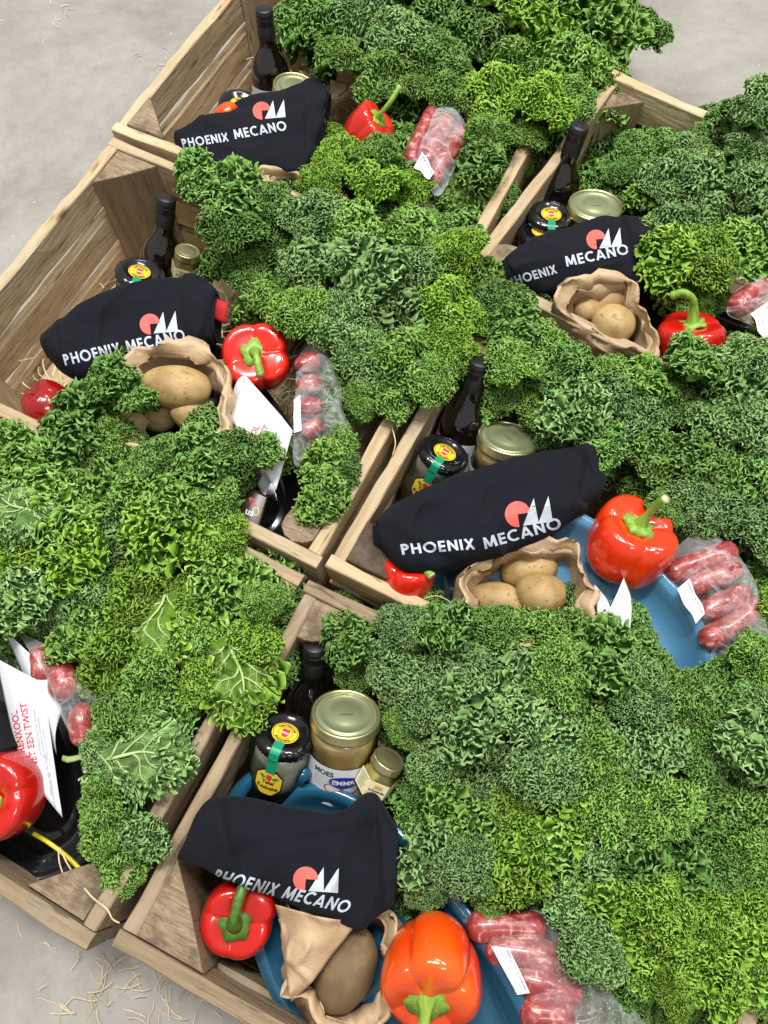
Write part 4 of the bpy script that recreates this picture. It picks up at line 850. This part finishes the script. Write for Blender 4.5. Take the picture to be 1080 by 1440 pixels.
def dish(u, v, z, heading, tilt, a, b_, mat, label, depth=.030, handles=(1, -1), roll=0, hm=None):
    M = Matrix.Translation(P(u, v, z)) @ Matrix.Rotation(heading, 4, 'Z') @ Matrix.Rotation(tilt, 4, 'Y') @ Matrix.Rotation(roll, 4, 'X')
    t = thing('oval_dish', label, 'oven dish', M, 'oval enamel oven dishes')
    rows = [(-9, -depth), (-.055, -depth), (-.050, -depth + .0012), (-.047, -depth + .0012), (-.042, -depth), (-.034, -depth + .001), (-.024, -depth + .007), (-.014, -.011), (-.009, -.002), (-.005, .0012), (0, .0018), (.0045, .0008), (.006, -.002), (.004, -.0045), (-.003, -.006), (-.014, -.02), (-.024, -depth - .001), (-.028, -depth - .004), (-9, -depth - .004)]
    seg_ = 120; V = []
    for off, zz in rows:
        for k in range(seg_):
            th = 2 * math.pi * k / seg_; x = math.copysign(abs(math.cos(th)) ** .88, math.cos(th)); y = math.copysign(abs(math.sin(th)) ** .88, math.sin(th))
            aa, bb = (a + off, b_ + off) if off > -1 else (.001, .001); V.append((x * aa, y * bb, zz))
    o = meshobj('bowl', V, grid_faces(len(rows), seg_, wrap_v=True), mat, t, True)
    for s in handles:
        pts = []
        for k in range(17):
            th = math.pi * k / 16; pts.append((s * (a - .006 + .040 * math.sin(th) ** .8), .052 * math.cos(th), .001 + .010 * math.sin(th)))
        tube('handle', pts, [.0085 + .003 * abs(math.cos(math.pi * k / 16)) for k in range(17)], hm or mat, t, 12)
    return t
# ------------------------------------------------------------------ the goods in their crates (u, v are places in the photograph)
def H(deg): return math.radians(deg + 26)
# dishes
dish(541, 1380, -.031, H(-52), -.10, .212, .108, TEAL, 'petrol blue oval dish under the apron in the nearest crate', roll=.25)
dish(783, 880, -.027, H(-40), .0, .190, .126, BLUE, 'light blue oval dish beside the big red pepper in the middle crate', roll=.25)
dish(975, 500, -.055, H(-28), .0, .165, .088, BLK, 'shiny black oval dish behind the pepper with the hooked stem', .04)
dish(300, 620, -.050, H(-56), .0, .185, .095, BLK, 'black oval dish under the red worded leaflet in the half empty crate')
dish(18, 1035, -.055, H(-60), .0, .165, .090, BLK, 'black oval dish at the left edge beside the yellow tie', handles=())
# bottles
bottle(371, 12, .055, 66, 92, 'wine bottle with white label in the top left crate', 20)
bottle(234, 277, .020, 62, 80, 'wine bottle against the corner post of the half empty crate', 0)
bottle(816, 176, .045, 64, 75, 'wine bottle between the crate wall and the kale at the top right', 30)
bottle(676, 508, .030, 62, 76, 'wine bottle with its neck hidden behind kale in the middle crate', 10)
bottle(443, 906, -.012, 48, 88, 'wine bottle nearest the camera standing in deep shade', -160)
# jars
jar_pickle(403, 1028, -.004, 44, 78, 'black lidded pickle jar nearest the camera with its yellow neck label in full view', -12)
jar_pickle(627, 634, -.012, 52, 62, 'black lidded pickle jar beside the crate wall in the middle crate', -4)
jar_pickle(197, 380, -.008, 52, 82, 'black lidded pickle jar beside the bottle in the half empty crate', -10)
jar_pickle(775, 299, -.02, 54, 78, 'black lidded pickle jar at the top right with a green strip pointing right', 12)
jar_pickle(338, 146, -.004, 46, 80, 'black lidded pickle jar in the top left crate mostly behind the apron', -20)
jar_pickle(760, 322, -.030, 52, 85, 'second black lidded jar peeping over the apron at the top right', 40)
jar_sauce(487, 1002, .006, 46, 84, 'gold lidded apple sauce jar with a blue oval on its label', 8)
jar_sauce(716, 614, -.018, 58, 76, 'gold lidded apple sauce jar with a plain white label', -34, r=.0415, text='Appelmoes', red=False, oval='')
jar_sauce(838, 287, -.015, 58, 80, 'gold lidded jar behind the apron in the top right crate', 20, r=.0415)
jar_sauce(415, 120, -.010, 56, 82, 'gold lidded jar hidden behind the apron in the top left crate', 0, r=.036)
jar_mustard(548, 1066, .004, 54, 58, 'small mustard jar leaning on the kale beside the apple sauce', 18)
jar_mustard(264, 352, -.015, 55, 80, 'small mustard jar beside the dark kale in the half empty crate', -14)
# rolled aprons
towel([(262, 1190), (300, 1120), (400, 1132), (470, 1140), (530, 1118), (556, 1165)], [(262, 1208), (300, 1228), (370, 1262), (440, 1286), (510, 1304), (551, 1268)], -.006, .036,
      'rolled navy apron nearest the camera over the petrol blue dish', [('PHOENIX MECANO', (297, 1238), (487, 1284), 19, .30)], ((430, 1236), 17.5, .06), 1, creases=[((345, 1226), (322, 1118), .010, .03), ((322, 1190), (560, 1150), .004, .05), ((540, 1290), (528, 1115), -.008, .02), ((390, 1120), (520, 1150), .005, .02)])
towel([(528, 742), (570, 704), (650, 668), (740, 642), (822, 628), (842, 668)], [(530, 768), (570, 808), (640, 797), (700, 782), (780, 752), (838, 704)], .006, .034,
      'long rolled navy apron across the middle crate', [('PHOENIX', (566, 780), (668, 772), 15, -.12), ('MECANO', (682, 772), (790, 742), 16, -.02)], ((728, 723), 18, -.14), 2, tabs=[[(524, 752, -.01), (530, 730, .0), (536, 728, -.01), (530, 756, -.02)]], creases=[((668, 790), (655, 664), .003, .03), ((575, 805), (560, 706), .008, .03), ((838, 720), (806, 626), -.007, .02), ((560, 765), (660, 800), .006, .02)])
towel([(66, 478), (100, 448), (160, 420), (220, 402), (280, 394), (306, 418)], [(72, 505), (106, 530), (150, 518), (200, 500), (262, 490), (300, 484)], -.012, .034,
      'rolled navy apron with a red tape end in the half empty crate', [('PHOENIX MECANO', (92, 514), (262, 478), 16, -.10)], ((211, 456), 14.5, -.10), 3, tabs=[[(282, 418, .004), (320, 422, .0), (317, 450, -.012), (286, 446, -.004)], [(62, 482, -.03), (70, 476, -.02), (78, 500, -.03), (66, 502, -.04)]], creases=[((268, 520), (262, 396), -.006, .03), ((100, 530), (92, 455), .005, .03), ((120, 470), (260, 428), .003, .04)])
towel([(706, 368), (760, 334), (830, 312), (880, 308), (925, 312), (944, 312)], [(716, 398), (755, 412), (800, 405), (850, 398), (895, 408), (930, 345)], .000, .026,
      'rolled navy apron at the top right with a drooping end', [('PHOENIX', (718, 402), (784, 384), 12.5, -.10), ('MECANO', (797, 375), (885, 357), 14.5, -.06)], ((838, 337), 13.5, -.08), 4, tabs=[[(905, 372, -.02), (912, 366, -.02), (910, 382, -.03), (904, 384, -.03)]], creases=[((905, 436), (870, 306), -.008, .03), ((760, 420), (750, 336), .004, .03), ((880, 380), (942, 330), .006, .02)])
towel([(252, 196), (300, 168), (350, 140), (400, 128), (440, 114), (464, 130)], [(252, 212), (300, 240), (340, 246), (390, 246), (430, 240), (450, 200)]  , -.006, .028,
      'rolled navy apron in the top left crate under the wine bottle', [('PHOENIX', (258, 208), (322, 199), 12.5, -.12), ('MECANO', (331, 196), (404, 183), 13.5, -.10)], ((368, 156), 12.5, -.09), 5, creases=[((432, 245), (428, 116), -.006, .03), ((300, 240), (290, 172), .006, .03), ((330, 225), (430, 190), .004, .03)])
towel([(-60, 960), (-30, 965), (-5, 985), (12, 1010), (20, 1030), (24, 1050)], [(-60, 1070), (-30, 1072), (-10, 1074), (5, 1074), (14, 1072), (22, 1066)], -.01, .030,
      'black end of a rolled apron at the left edge behind the leaflet', None, None, 6)
# potatoes and paper bags
bag([(450, 1300), (500, 1292), (545, 1292, .0), (552, 1330), (540, 1380), (527, 1432), (500, 1450), (455, 1442), (420, 1405), (402, 1378), (420, 1345), (432, 1318)], -.012, .10, 'crumpled paper bag folded open round one dark potato', 1, crump=1.5)
sheet('paper_flap', [(388, 1272, -.004), (505, 1296, .004), (412, 1410, -.012), (398, 1350, -.03)], 'smooth kraft paper fold below the nearest apron', 'paper', KRAFT, .016, 22, None, .008, 4)
potato(482, 1362, -.038, .042, .031, .030, 26 + 70, 'large dark earthy potato in the nearest paper bag', DPOTATO, 1)
bag([(668, 800), (705, 775), (760, 762), (796, 765), (812, 780), (826, 815), (832, 850), (830, 885), (790, 895), (735, 898), (680, 895), (652, 878), (648, 840)], .012, .10, 'wide open paper bag of potatoes in the middle crate', 2, crump=1.3)
potato(700, 848, -.040, .036, .026, .026, 26 - 20, 'rounded potato at the left of the middle bag', None, 2)
potato(762, 835, -.022, .026, .032, .028, 26 + 80, 'pale round potato on top in the middle bag', None, 3)
potato(742, 800, -.045, .038, .026, .026, 26 + 20, 'potato lying at the back of the middle bag', None, 4)
potato(760, 872, -.045, .020, .020, .020, 0, 'small potato at the bottom of the middle bag', None, 5)
potato(672, 868, -.055, .022, .020, .020, 0, 'potato pressed against the paper at the left of the middle bag', None, 9)
bag([(185, 505), (215, 487), (255, 484), (290, 500), (312, 530), (320, 570), (314, 600), (285, 618), (240, 622), (195, 618), (168, 600), (170, 560), (175, 530)], .014, .10, 'open paper bag of potatoes behind the curly leaf in the half empty crate', 3, crump=1.3)
potato(246, 545, -.008, .046, .029, .028, 26 - 6, 'long pale potato on top of the half empty crate bag', None, 6)
potato(268, 582, -.030, .028, .022, .022, 26 - 10, 'potato lying under the long pale potato', None, 7)
potato(222, 585, -.055, .028, .022, .022, 26 + 10, 'potato half hidden at the lower left of that bag', None, 8)
bag([(785, 418, .02), (812, 394, .026), (850, 385, .026), (884, 394, .026), (902, 430, .016), (914, 466, .008), (914, 492), (884, 486), (848, 468), (812, 450), (792, 436, .008)], .008, .085, 'open paper bag of potatoes against the crate wall at the top right', 4, crump=1.3)
potato(862, 456, -.006, .030, .027, .026, 0, 'big round potato in the top right bag', None, 10)
potato(856, 424, -.018, .030, .024, .024, 26 + 30, 'shaded potato at the back of the top right bag', None, 11)
potato(826, 436, -.018, .022, .020, .020, 0, 'small potato at the left of the top right bag', None, 12)
bag([(352, 250), (375, 240), (410, 240), (440, 252), (438, 268), (410, 280), (380, 276), (358, 266)], .016, .07, 'rim of a paper bag behind the crate board at the top left', 5, crump=1.0)
# peppers
pepper(360, 503, -.016, 14, 100, .053, .075, RED, 'round red pepper facing up with a pale green stem in the half empty crate', 4, ((0, 0, 0), (.001, -.004, .012), (.001, -.018, .018), (.001, -.034, .016)), .0065, None, 1)
pepper(72, 574, -.030, 95, 320, .037, .062, DRED, 'dark red pepper lying in the corner of the half empty crate', 3, seed=5)
pepper(518, 182, .016, 60, 48, .041, .066, RED, 'red pepper with a long upright stem in the top left crate', 4, ((0, 0, 0), (.0, -.004, .014), (.0, -.001, .034), (-.003, .012, .052)), .0045, None, 3)
pepper(972, 476, -.004, 66, 92, .049, .062, MRED, 'deep red pepper with a hooked green stem at the top right', 4, ((0, 0, 0), (.002, 0, .020), (-.001, -.004, .036), (-.013, -.008, .046), (-.026, -.006, .042)), .0062, None, 4)
pepper(884, 764, .006, 52, 58, .056, .096, ORED, 'big bright red pepper standing on the light blue dish', 4, ((0, 0, 0), (.001, 0, .016), (.002, -.002, .034), (.006, -.006, .050)), .0060, None, 6, spin=20)
pepper(573, 812, -.018, 50, 70, .040, .062, RED, 'red pepper with three lobes peeping out under the middle apron', 3, ((0, 0, 0), (.003, -.002, .008), (.014, -.004, .010), (.030, -.008, .008)), .0062, None, 7, spin=-20)
pepper(334, 1290, -.040, 16, 250, .047, .066, MRED, 'red pepper in the corner of the nearest crate with a thick drooping stem', 4, ((0, 0, 0), (.001, -.004, .014), (.001, -.016, .022), (.0, -.036, .022), (-.004, -.055, .010)), .0068, DSTEM, 8, spin=10)
pepper(603, 1374, .002, 46, 262, .059, .078, ORG, 'large orange red pepper nearest the camera on the petrol blue dish', 4, ((0, 0, 0), (.0, 0, .014), (.003, .002, .030), (.008, .004, .044)), .0075, None, 9, spin=35)
pepper(2, 1120, .000, 40, 200, .054, .074, MRED, 'big red pepper cut off by the left edge below the leaflet', 4, seed=11)
pepper(572, 236, -.020, 125, 90, .022, .03, ORED, 'small patch of red pepper between kale and sausages at the top', 3, seed=12)
pepper(320, 164, -.002, 125, 200, .022, .03, ORG, 'orange pepper peeping out beside the black lidded jar at the top left', 3, seed=13)
# sausages
sausages('pack of four stacked sausages beside the big red pepper', [(934, 812, 1036, 774), (965, 834, 1040, 796), (984, 868, 1050, 826), (984, 906, 1068, 846)], [(978, 748), (1012, 756), (1045, 786), (1070, 838), (1078, 890), (1066, 925), (1050, 928), (1004, 934), (996, 905), (968, 850), (936, 812), (945, 780)], .000,
         [(951, 829), (967, 815), (993, 861), (978, 877)][::-1] and [(969, 814), (992, 862), (979, 877), (951, 829)], None, .0135, 1)
sausages('pack of four sausages nearest the camera beside the orange pepper', [(655, 1304, 768, 1308), (680, 1338, 797, 1346), (718, 1374, 820, 1392), (728, 1418, 806, 1420, .017)], [(655, 1286), (750, 1280), (778, 1296), (830, 1345), (870, 1395), (910, 1450), (870, 1470), (770, 1470), (742, 1420), (708, 1360), (664, 1310)], -.006,
         [(715, 1332), (746, 1397), (728, 1400), (690, 1330)], None, .0150, 2)
sausages('upright pack of four small round sausages beside the leaflet', [(418, 524, 452, 508, .0145), (420, 552, 452, 538, .0135), (420, 582, 452, 566, .0135), (424, 612, 450, 594, .0130)], [(428, 490), (448, 484), (468, 510), (480, 540), (480, 570), (492, 602), (466, 624), (440, 640), (416, 655), (412, 620), (414, 560), (418, 510)], -.006,
         [(422, 555), (424, 605), (413, 608), (413, 562)], ('Worst', 'gekoeld', 'bewaren'), .0135, 3)
sausages('speckled sausages in film among the kale at the top left', [(576, 236, 614, 154), (602, 236, 630, 164), (606, 262, 650, 180)], [(622, 142), (640, 145), (655, 170), (672, 204), (650, 215), (628, 262), (612, 276), (592, 250), (570, 236), (590, 190), (606, 155)], .006,
         [(588, 214), (594, 212), (611, 246), (604, 253)][::-1] and [(594, 212), (611, 242), (604, 253), (582, 234)], ('Worst', 'gekoeld'), .0135, 4)
sausages('pack of sausages at the right edge above the black dish', [(1028, 440, 1095, 392, .016), (1062, 452, 1110, 430, .015)], [(1020, 440), (1040, 402), (1075, 370), (1110, 360), (1120, 470), (1080, 478), (1050, 455)], .004,
         [(1082, 422), (1098, 470), (1072, 476), (1056, 440)], None, .015, 5)
sausages('limp pack of pale sausages behind the leaflet at the left', [(50, 912, 62, 960, .013), (82, 930, 96, 985, .016), (112, 990, 122, 1048, .013)], [(30, 893), (62, 905), (100, 930), (132, 970), (142, 1005), (128, 1045), (110, 1050), (88, 1010), (70, 960), (45, 915)], .008,
         None, None, .014, 6)
# leaflets
lf = sheet('leaflet', [(344, 528, .012), (412, 606, .008), (388, 690, -.01), (324, 588, -.01)], 'white leaflet with slanted red words below the round red pepper', 'leaflet', WHITE, .006, 16, 'recipe leaflets', .001, 1)
def red_words(lf, lines, u, v, du, dv, sz, mat=REDI, k=1.0):
    for i, b_ in enumerate(lines):
        V, F = font_mesh(b_, 1, .02); L = math.hypot(du, dv); ex = (du / L * sz, dv / L * sz); ey = (dv / L * sz * k, -du / L * sz * k)
        print_px(lf, V, F, (u - ey[0] * 1.1 * i, v - ey[1] * 1.1 * i), ex, ey, mat, lf, 'print', .0005)
red_words(lf, ['BOERENKOOL', 'MET EEN TWIST'], 332, 665, 38, -74, 11)
sheet('leaflet', [(326, 560, -.012), (345, 527, .004), (412, 610, .0), (395, 640, -.015)], 'second white sheet folded behind the red worded leaflet', 'leaflet', WHITE, .012, 12, None, .001, 2)
lf = sheet('leaflet', [(-6, 925, .02), (60, 960, .018), (88, 1150, -.01), (24, 1060, -.01)], 'large white leaflet with red headline at the left edge', 'leaflet', WHITE, .006, 18, 'recipe leaflets', .001, 3)
red_words(lf, ['BOERENKOOL', 'MET EEN TWIST'], 40, 1082, -22, -118, 13)
for q, (b_, uu, vv) in enumerate((('Ingredienten voor vier personen', 62, 1062), ('kilo boerenkool, aardappelen', 67, 1066), ('rookworst en paprika', 72, 1070), ('mosterd en melk naar smaak', 77, 1120), ('Bereiding van het gerecht', 66, 1130), ('kook de aardappelen gaar', 82, 1136))):
    red_words(lf, [b_], uu - 3, vv, -16, -100, 5, GREYI)
lf = sheet('leaflet', [(4, 880, .018), (66, 940, .014), (88, 1000, .004), (80, 1062, -.012)], 'white sheet standing behind the red headline leaflet', 'leaflet', WHITE, .010, 14, 'recipe leaflets', .001, 4)
sheet('leaflet', [(840, 880, -.006), (836, 822, .008), (852, 840, .004), (868, 884, -.004)], 'thin folded leaflet edge between the bag and the light blue dish', 'leaflet', WHITE, .004, 10, None, .0005, 5)
sheet('leaflet', [(846, 878, .0), (877, 812, .014), (886, 836, .010), (886, 888, .0)], 'upright white leaflet fold in front of the big red pepper', 'leaflet', WHITE, .006, 10, None, .0005, 6)
sheet('leaflet', [(1036, 500, .0), (1050, 492, .004), (1090, 508, .004), (1090, 530, -.02)], 'white leaflet corner at the right edge in front of the black dish', 'leaflet', WHITE, .004, 10, None, .0005, 7)
sheet('leaflet', [(362, 680, -.03), (380, 650, -.03), (388, 665, -.03), (372, 700, -.03)], 'sliver of white printed sheet behind the yellow snack packet', 'leaflet', WHITE, .002, 8, None, .0003, 8)
t = sheet('snack_packet', [(352, 686, -.018), (377, 698, -.018), (364, 745, -.024), (330, 730, -.022)], 'small brown and yellow snack packet beside the black dish', 'snack packet', BROWN, .0015, 12, None, .0004, 9)
for q4, mt, nm in (([(352, 683), (378, 695), (374, 708), (350, 688)], YEL, 'yellow_corner'), ([(350, 700), (356, 700), (362, 712), (356, 716)], REDI, 'red_swirl')):
    print_px(t, [(p[0], p[1], 0) for p in q4], [(0, 1, 2, 3)], (0, 0), (1, 0), (0, 1), mt, t, nm, .0006)
V, F = font_mesh('us', 1, .03); print_px(t, V, F, (344, 722), (13, 5), (5, -13), WHITE, t, 'print', .0007)
V, F = strip(arc(360, 719, 4, 6, 0, 360, 20), 1.2); print_px(t, V, F, (0, 0), (1, 0), (0, 1), plain('lime_print', (.4, .5, .03), .4), t, 'ring_print', .0007)
def cord(name, pts, r, mat, label, cat, par=None):
    W = [P(*p) for p in pts]; c = W[0]; fine = []
    for i in range(len(W) - 1):
        a0, a1, a2, a3 = W[max(i - 1, 0)], W[i], W[i + 1], W[min(i + 2, len(W) - 1)]
        for k in range(6): q = k / 6; fine.append(.5 * ((2 * a1) + (a2 - a0) * q + (2 * a0 - 5 * a1 + 4 * a2 - a3) * q * q + (3 * a1 - a0 - 3 * a2 + a3) * q ** 3) - c)
    fine.append(W[-1] - c); o = tube(name, fine, r, mat, None, 6); o.location = c; return tag(o, label, cat)
cord('yellow_tie', [(47, 1172, -.05), (70, 1186, -.05), (95, 1205, -.052), (120, 1228, -.055), (142, 1234, -.06)], .0026, plain('yellow_plastic', (.75, .62, .02), .4), 'flat yellow tie at the foot of the left black dish', 'tie')
cord('straw', [(84, 1192, -.03), (95, 1215, -.03), (112, 1240, -.01), (130, 1262, .003), (150, 1278, .004), (158, 1292, .002), (168, 1298, .0)], .0009, WOOL, 'long curly straw hanging over the corner of the lower left crate', 'straw')
cord('straw', [(82, 1195, -.03), (84, 1215, -.03), (92, 1235, -.03), (102, 1245, -.03)], .0008, WOOL, 'short straw curling beside the yellow tie', 'straw')
cord('straw', [(596, 842, .0), (615, 838, .01), (634, 848, .01), (632, 860, .0), (612, 862, .0)], .0006, WOOL, 'thin pale straw loop beside the three lobed pepper', 'straw')
cord('straw', [(551, 600, .004), (556, 622, .006), (552, 640, .0)], .0007, WOOL, 'pale straw hanging over the crate rim in the middle', 'straw')
# ------------------------------------------------------------------ kale: every leaf one by one
def bunch(label, centre, leaves, seed, under=True, zb=.012, name='kale_bunch'):
    t = thing(name, label, 'kale', Matrix.Translation(P(*centre, -.05)), 'bunches of curly kale'); g = random.Random(seed)
    cu, cv = centre
    for i, L in enumerate(leaves):
        u, v, px, mt, *o = L; z = zb + (o[1] if len(o) > 1 else 0) + g.uniform(-.018, .016); p = P(u, v, z); k = pxm(u, v, z); sc = px / k / .118
        var = o[0] if o and o[0] is not None else g.choice((0, 1, 3, 0, 1, 2)); hd = o[2] if len(o) > 2 else math.degrees(math.atan2(-(v - cv), u - cu)) + g.uniform(-60, 60)
        leaf(t, p - Vector((0, 0, .022 * sc)), H(hd), g.uniform(-.35, .10) if len(o) < 4 else o[3], sc * g.uniform(.84, .98), var, mt, g.uniform(-.3, .3))
        for rep in range(2 if under and var < 4 else 0):  # filler leaves below, mostly dark green to put shade into the gaps between domes
            a = g.uniform(0, 6.28); r = px * .42; q = P(u + r * math.cos(a), v + r * math.sin(a), z - .045)
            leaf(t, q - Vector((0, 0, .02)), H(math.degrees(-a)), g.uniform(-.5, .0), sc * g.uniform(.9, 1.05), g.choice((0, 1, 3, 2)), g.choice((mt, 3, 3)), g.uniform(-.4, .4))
    return t
G, Y, B_, D_ = 0, 1, 2, 3
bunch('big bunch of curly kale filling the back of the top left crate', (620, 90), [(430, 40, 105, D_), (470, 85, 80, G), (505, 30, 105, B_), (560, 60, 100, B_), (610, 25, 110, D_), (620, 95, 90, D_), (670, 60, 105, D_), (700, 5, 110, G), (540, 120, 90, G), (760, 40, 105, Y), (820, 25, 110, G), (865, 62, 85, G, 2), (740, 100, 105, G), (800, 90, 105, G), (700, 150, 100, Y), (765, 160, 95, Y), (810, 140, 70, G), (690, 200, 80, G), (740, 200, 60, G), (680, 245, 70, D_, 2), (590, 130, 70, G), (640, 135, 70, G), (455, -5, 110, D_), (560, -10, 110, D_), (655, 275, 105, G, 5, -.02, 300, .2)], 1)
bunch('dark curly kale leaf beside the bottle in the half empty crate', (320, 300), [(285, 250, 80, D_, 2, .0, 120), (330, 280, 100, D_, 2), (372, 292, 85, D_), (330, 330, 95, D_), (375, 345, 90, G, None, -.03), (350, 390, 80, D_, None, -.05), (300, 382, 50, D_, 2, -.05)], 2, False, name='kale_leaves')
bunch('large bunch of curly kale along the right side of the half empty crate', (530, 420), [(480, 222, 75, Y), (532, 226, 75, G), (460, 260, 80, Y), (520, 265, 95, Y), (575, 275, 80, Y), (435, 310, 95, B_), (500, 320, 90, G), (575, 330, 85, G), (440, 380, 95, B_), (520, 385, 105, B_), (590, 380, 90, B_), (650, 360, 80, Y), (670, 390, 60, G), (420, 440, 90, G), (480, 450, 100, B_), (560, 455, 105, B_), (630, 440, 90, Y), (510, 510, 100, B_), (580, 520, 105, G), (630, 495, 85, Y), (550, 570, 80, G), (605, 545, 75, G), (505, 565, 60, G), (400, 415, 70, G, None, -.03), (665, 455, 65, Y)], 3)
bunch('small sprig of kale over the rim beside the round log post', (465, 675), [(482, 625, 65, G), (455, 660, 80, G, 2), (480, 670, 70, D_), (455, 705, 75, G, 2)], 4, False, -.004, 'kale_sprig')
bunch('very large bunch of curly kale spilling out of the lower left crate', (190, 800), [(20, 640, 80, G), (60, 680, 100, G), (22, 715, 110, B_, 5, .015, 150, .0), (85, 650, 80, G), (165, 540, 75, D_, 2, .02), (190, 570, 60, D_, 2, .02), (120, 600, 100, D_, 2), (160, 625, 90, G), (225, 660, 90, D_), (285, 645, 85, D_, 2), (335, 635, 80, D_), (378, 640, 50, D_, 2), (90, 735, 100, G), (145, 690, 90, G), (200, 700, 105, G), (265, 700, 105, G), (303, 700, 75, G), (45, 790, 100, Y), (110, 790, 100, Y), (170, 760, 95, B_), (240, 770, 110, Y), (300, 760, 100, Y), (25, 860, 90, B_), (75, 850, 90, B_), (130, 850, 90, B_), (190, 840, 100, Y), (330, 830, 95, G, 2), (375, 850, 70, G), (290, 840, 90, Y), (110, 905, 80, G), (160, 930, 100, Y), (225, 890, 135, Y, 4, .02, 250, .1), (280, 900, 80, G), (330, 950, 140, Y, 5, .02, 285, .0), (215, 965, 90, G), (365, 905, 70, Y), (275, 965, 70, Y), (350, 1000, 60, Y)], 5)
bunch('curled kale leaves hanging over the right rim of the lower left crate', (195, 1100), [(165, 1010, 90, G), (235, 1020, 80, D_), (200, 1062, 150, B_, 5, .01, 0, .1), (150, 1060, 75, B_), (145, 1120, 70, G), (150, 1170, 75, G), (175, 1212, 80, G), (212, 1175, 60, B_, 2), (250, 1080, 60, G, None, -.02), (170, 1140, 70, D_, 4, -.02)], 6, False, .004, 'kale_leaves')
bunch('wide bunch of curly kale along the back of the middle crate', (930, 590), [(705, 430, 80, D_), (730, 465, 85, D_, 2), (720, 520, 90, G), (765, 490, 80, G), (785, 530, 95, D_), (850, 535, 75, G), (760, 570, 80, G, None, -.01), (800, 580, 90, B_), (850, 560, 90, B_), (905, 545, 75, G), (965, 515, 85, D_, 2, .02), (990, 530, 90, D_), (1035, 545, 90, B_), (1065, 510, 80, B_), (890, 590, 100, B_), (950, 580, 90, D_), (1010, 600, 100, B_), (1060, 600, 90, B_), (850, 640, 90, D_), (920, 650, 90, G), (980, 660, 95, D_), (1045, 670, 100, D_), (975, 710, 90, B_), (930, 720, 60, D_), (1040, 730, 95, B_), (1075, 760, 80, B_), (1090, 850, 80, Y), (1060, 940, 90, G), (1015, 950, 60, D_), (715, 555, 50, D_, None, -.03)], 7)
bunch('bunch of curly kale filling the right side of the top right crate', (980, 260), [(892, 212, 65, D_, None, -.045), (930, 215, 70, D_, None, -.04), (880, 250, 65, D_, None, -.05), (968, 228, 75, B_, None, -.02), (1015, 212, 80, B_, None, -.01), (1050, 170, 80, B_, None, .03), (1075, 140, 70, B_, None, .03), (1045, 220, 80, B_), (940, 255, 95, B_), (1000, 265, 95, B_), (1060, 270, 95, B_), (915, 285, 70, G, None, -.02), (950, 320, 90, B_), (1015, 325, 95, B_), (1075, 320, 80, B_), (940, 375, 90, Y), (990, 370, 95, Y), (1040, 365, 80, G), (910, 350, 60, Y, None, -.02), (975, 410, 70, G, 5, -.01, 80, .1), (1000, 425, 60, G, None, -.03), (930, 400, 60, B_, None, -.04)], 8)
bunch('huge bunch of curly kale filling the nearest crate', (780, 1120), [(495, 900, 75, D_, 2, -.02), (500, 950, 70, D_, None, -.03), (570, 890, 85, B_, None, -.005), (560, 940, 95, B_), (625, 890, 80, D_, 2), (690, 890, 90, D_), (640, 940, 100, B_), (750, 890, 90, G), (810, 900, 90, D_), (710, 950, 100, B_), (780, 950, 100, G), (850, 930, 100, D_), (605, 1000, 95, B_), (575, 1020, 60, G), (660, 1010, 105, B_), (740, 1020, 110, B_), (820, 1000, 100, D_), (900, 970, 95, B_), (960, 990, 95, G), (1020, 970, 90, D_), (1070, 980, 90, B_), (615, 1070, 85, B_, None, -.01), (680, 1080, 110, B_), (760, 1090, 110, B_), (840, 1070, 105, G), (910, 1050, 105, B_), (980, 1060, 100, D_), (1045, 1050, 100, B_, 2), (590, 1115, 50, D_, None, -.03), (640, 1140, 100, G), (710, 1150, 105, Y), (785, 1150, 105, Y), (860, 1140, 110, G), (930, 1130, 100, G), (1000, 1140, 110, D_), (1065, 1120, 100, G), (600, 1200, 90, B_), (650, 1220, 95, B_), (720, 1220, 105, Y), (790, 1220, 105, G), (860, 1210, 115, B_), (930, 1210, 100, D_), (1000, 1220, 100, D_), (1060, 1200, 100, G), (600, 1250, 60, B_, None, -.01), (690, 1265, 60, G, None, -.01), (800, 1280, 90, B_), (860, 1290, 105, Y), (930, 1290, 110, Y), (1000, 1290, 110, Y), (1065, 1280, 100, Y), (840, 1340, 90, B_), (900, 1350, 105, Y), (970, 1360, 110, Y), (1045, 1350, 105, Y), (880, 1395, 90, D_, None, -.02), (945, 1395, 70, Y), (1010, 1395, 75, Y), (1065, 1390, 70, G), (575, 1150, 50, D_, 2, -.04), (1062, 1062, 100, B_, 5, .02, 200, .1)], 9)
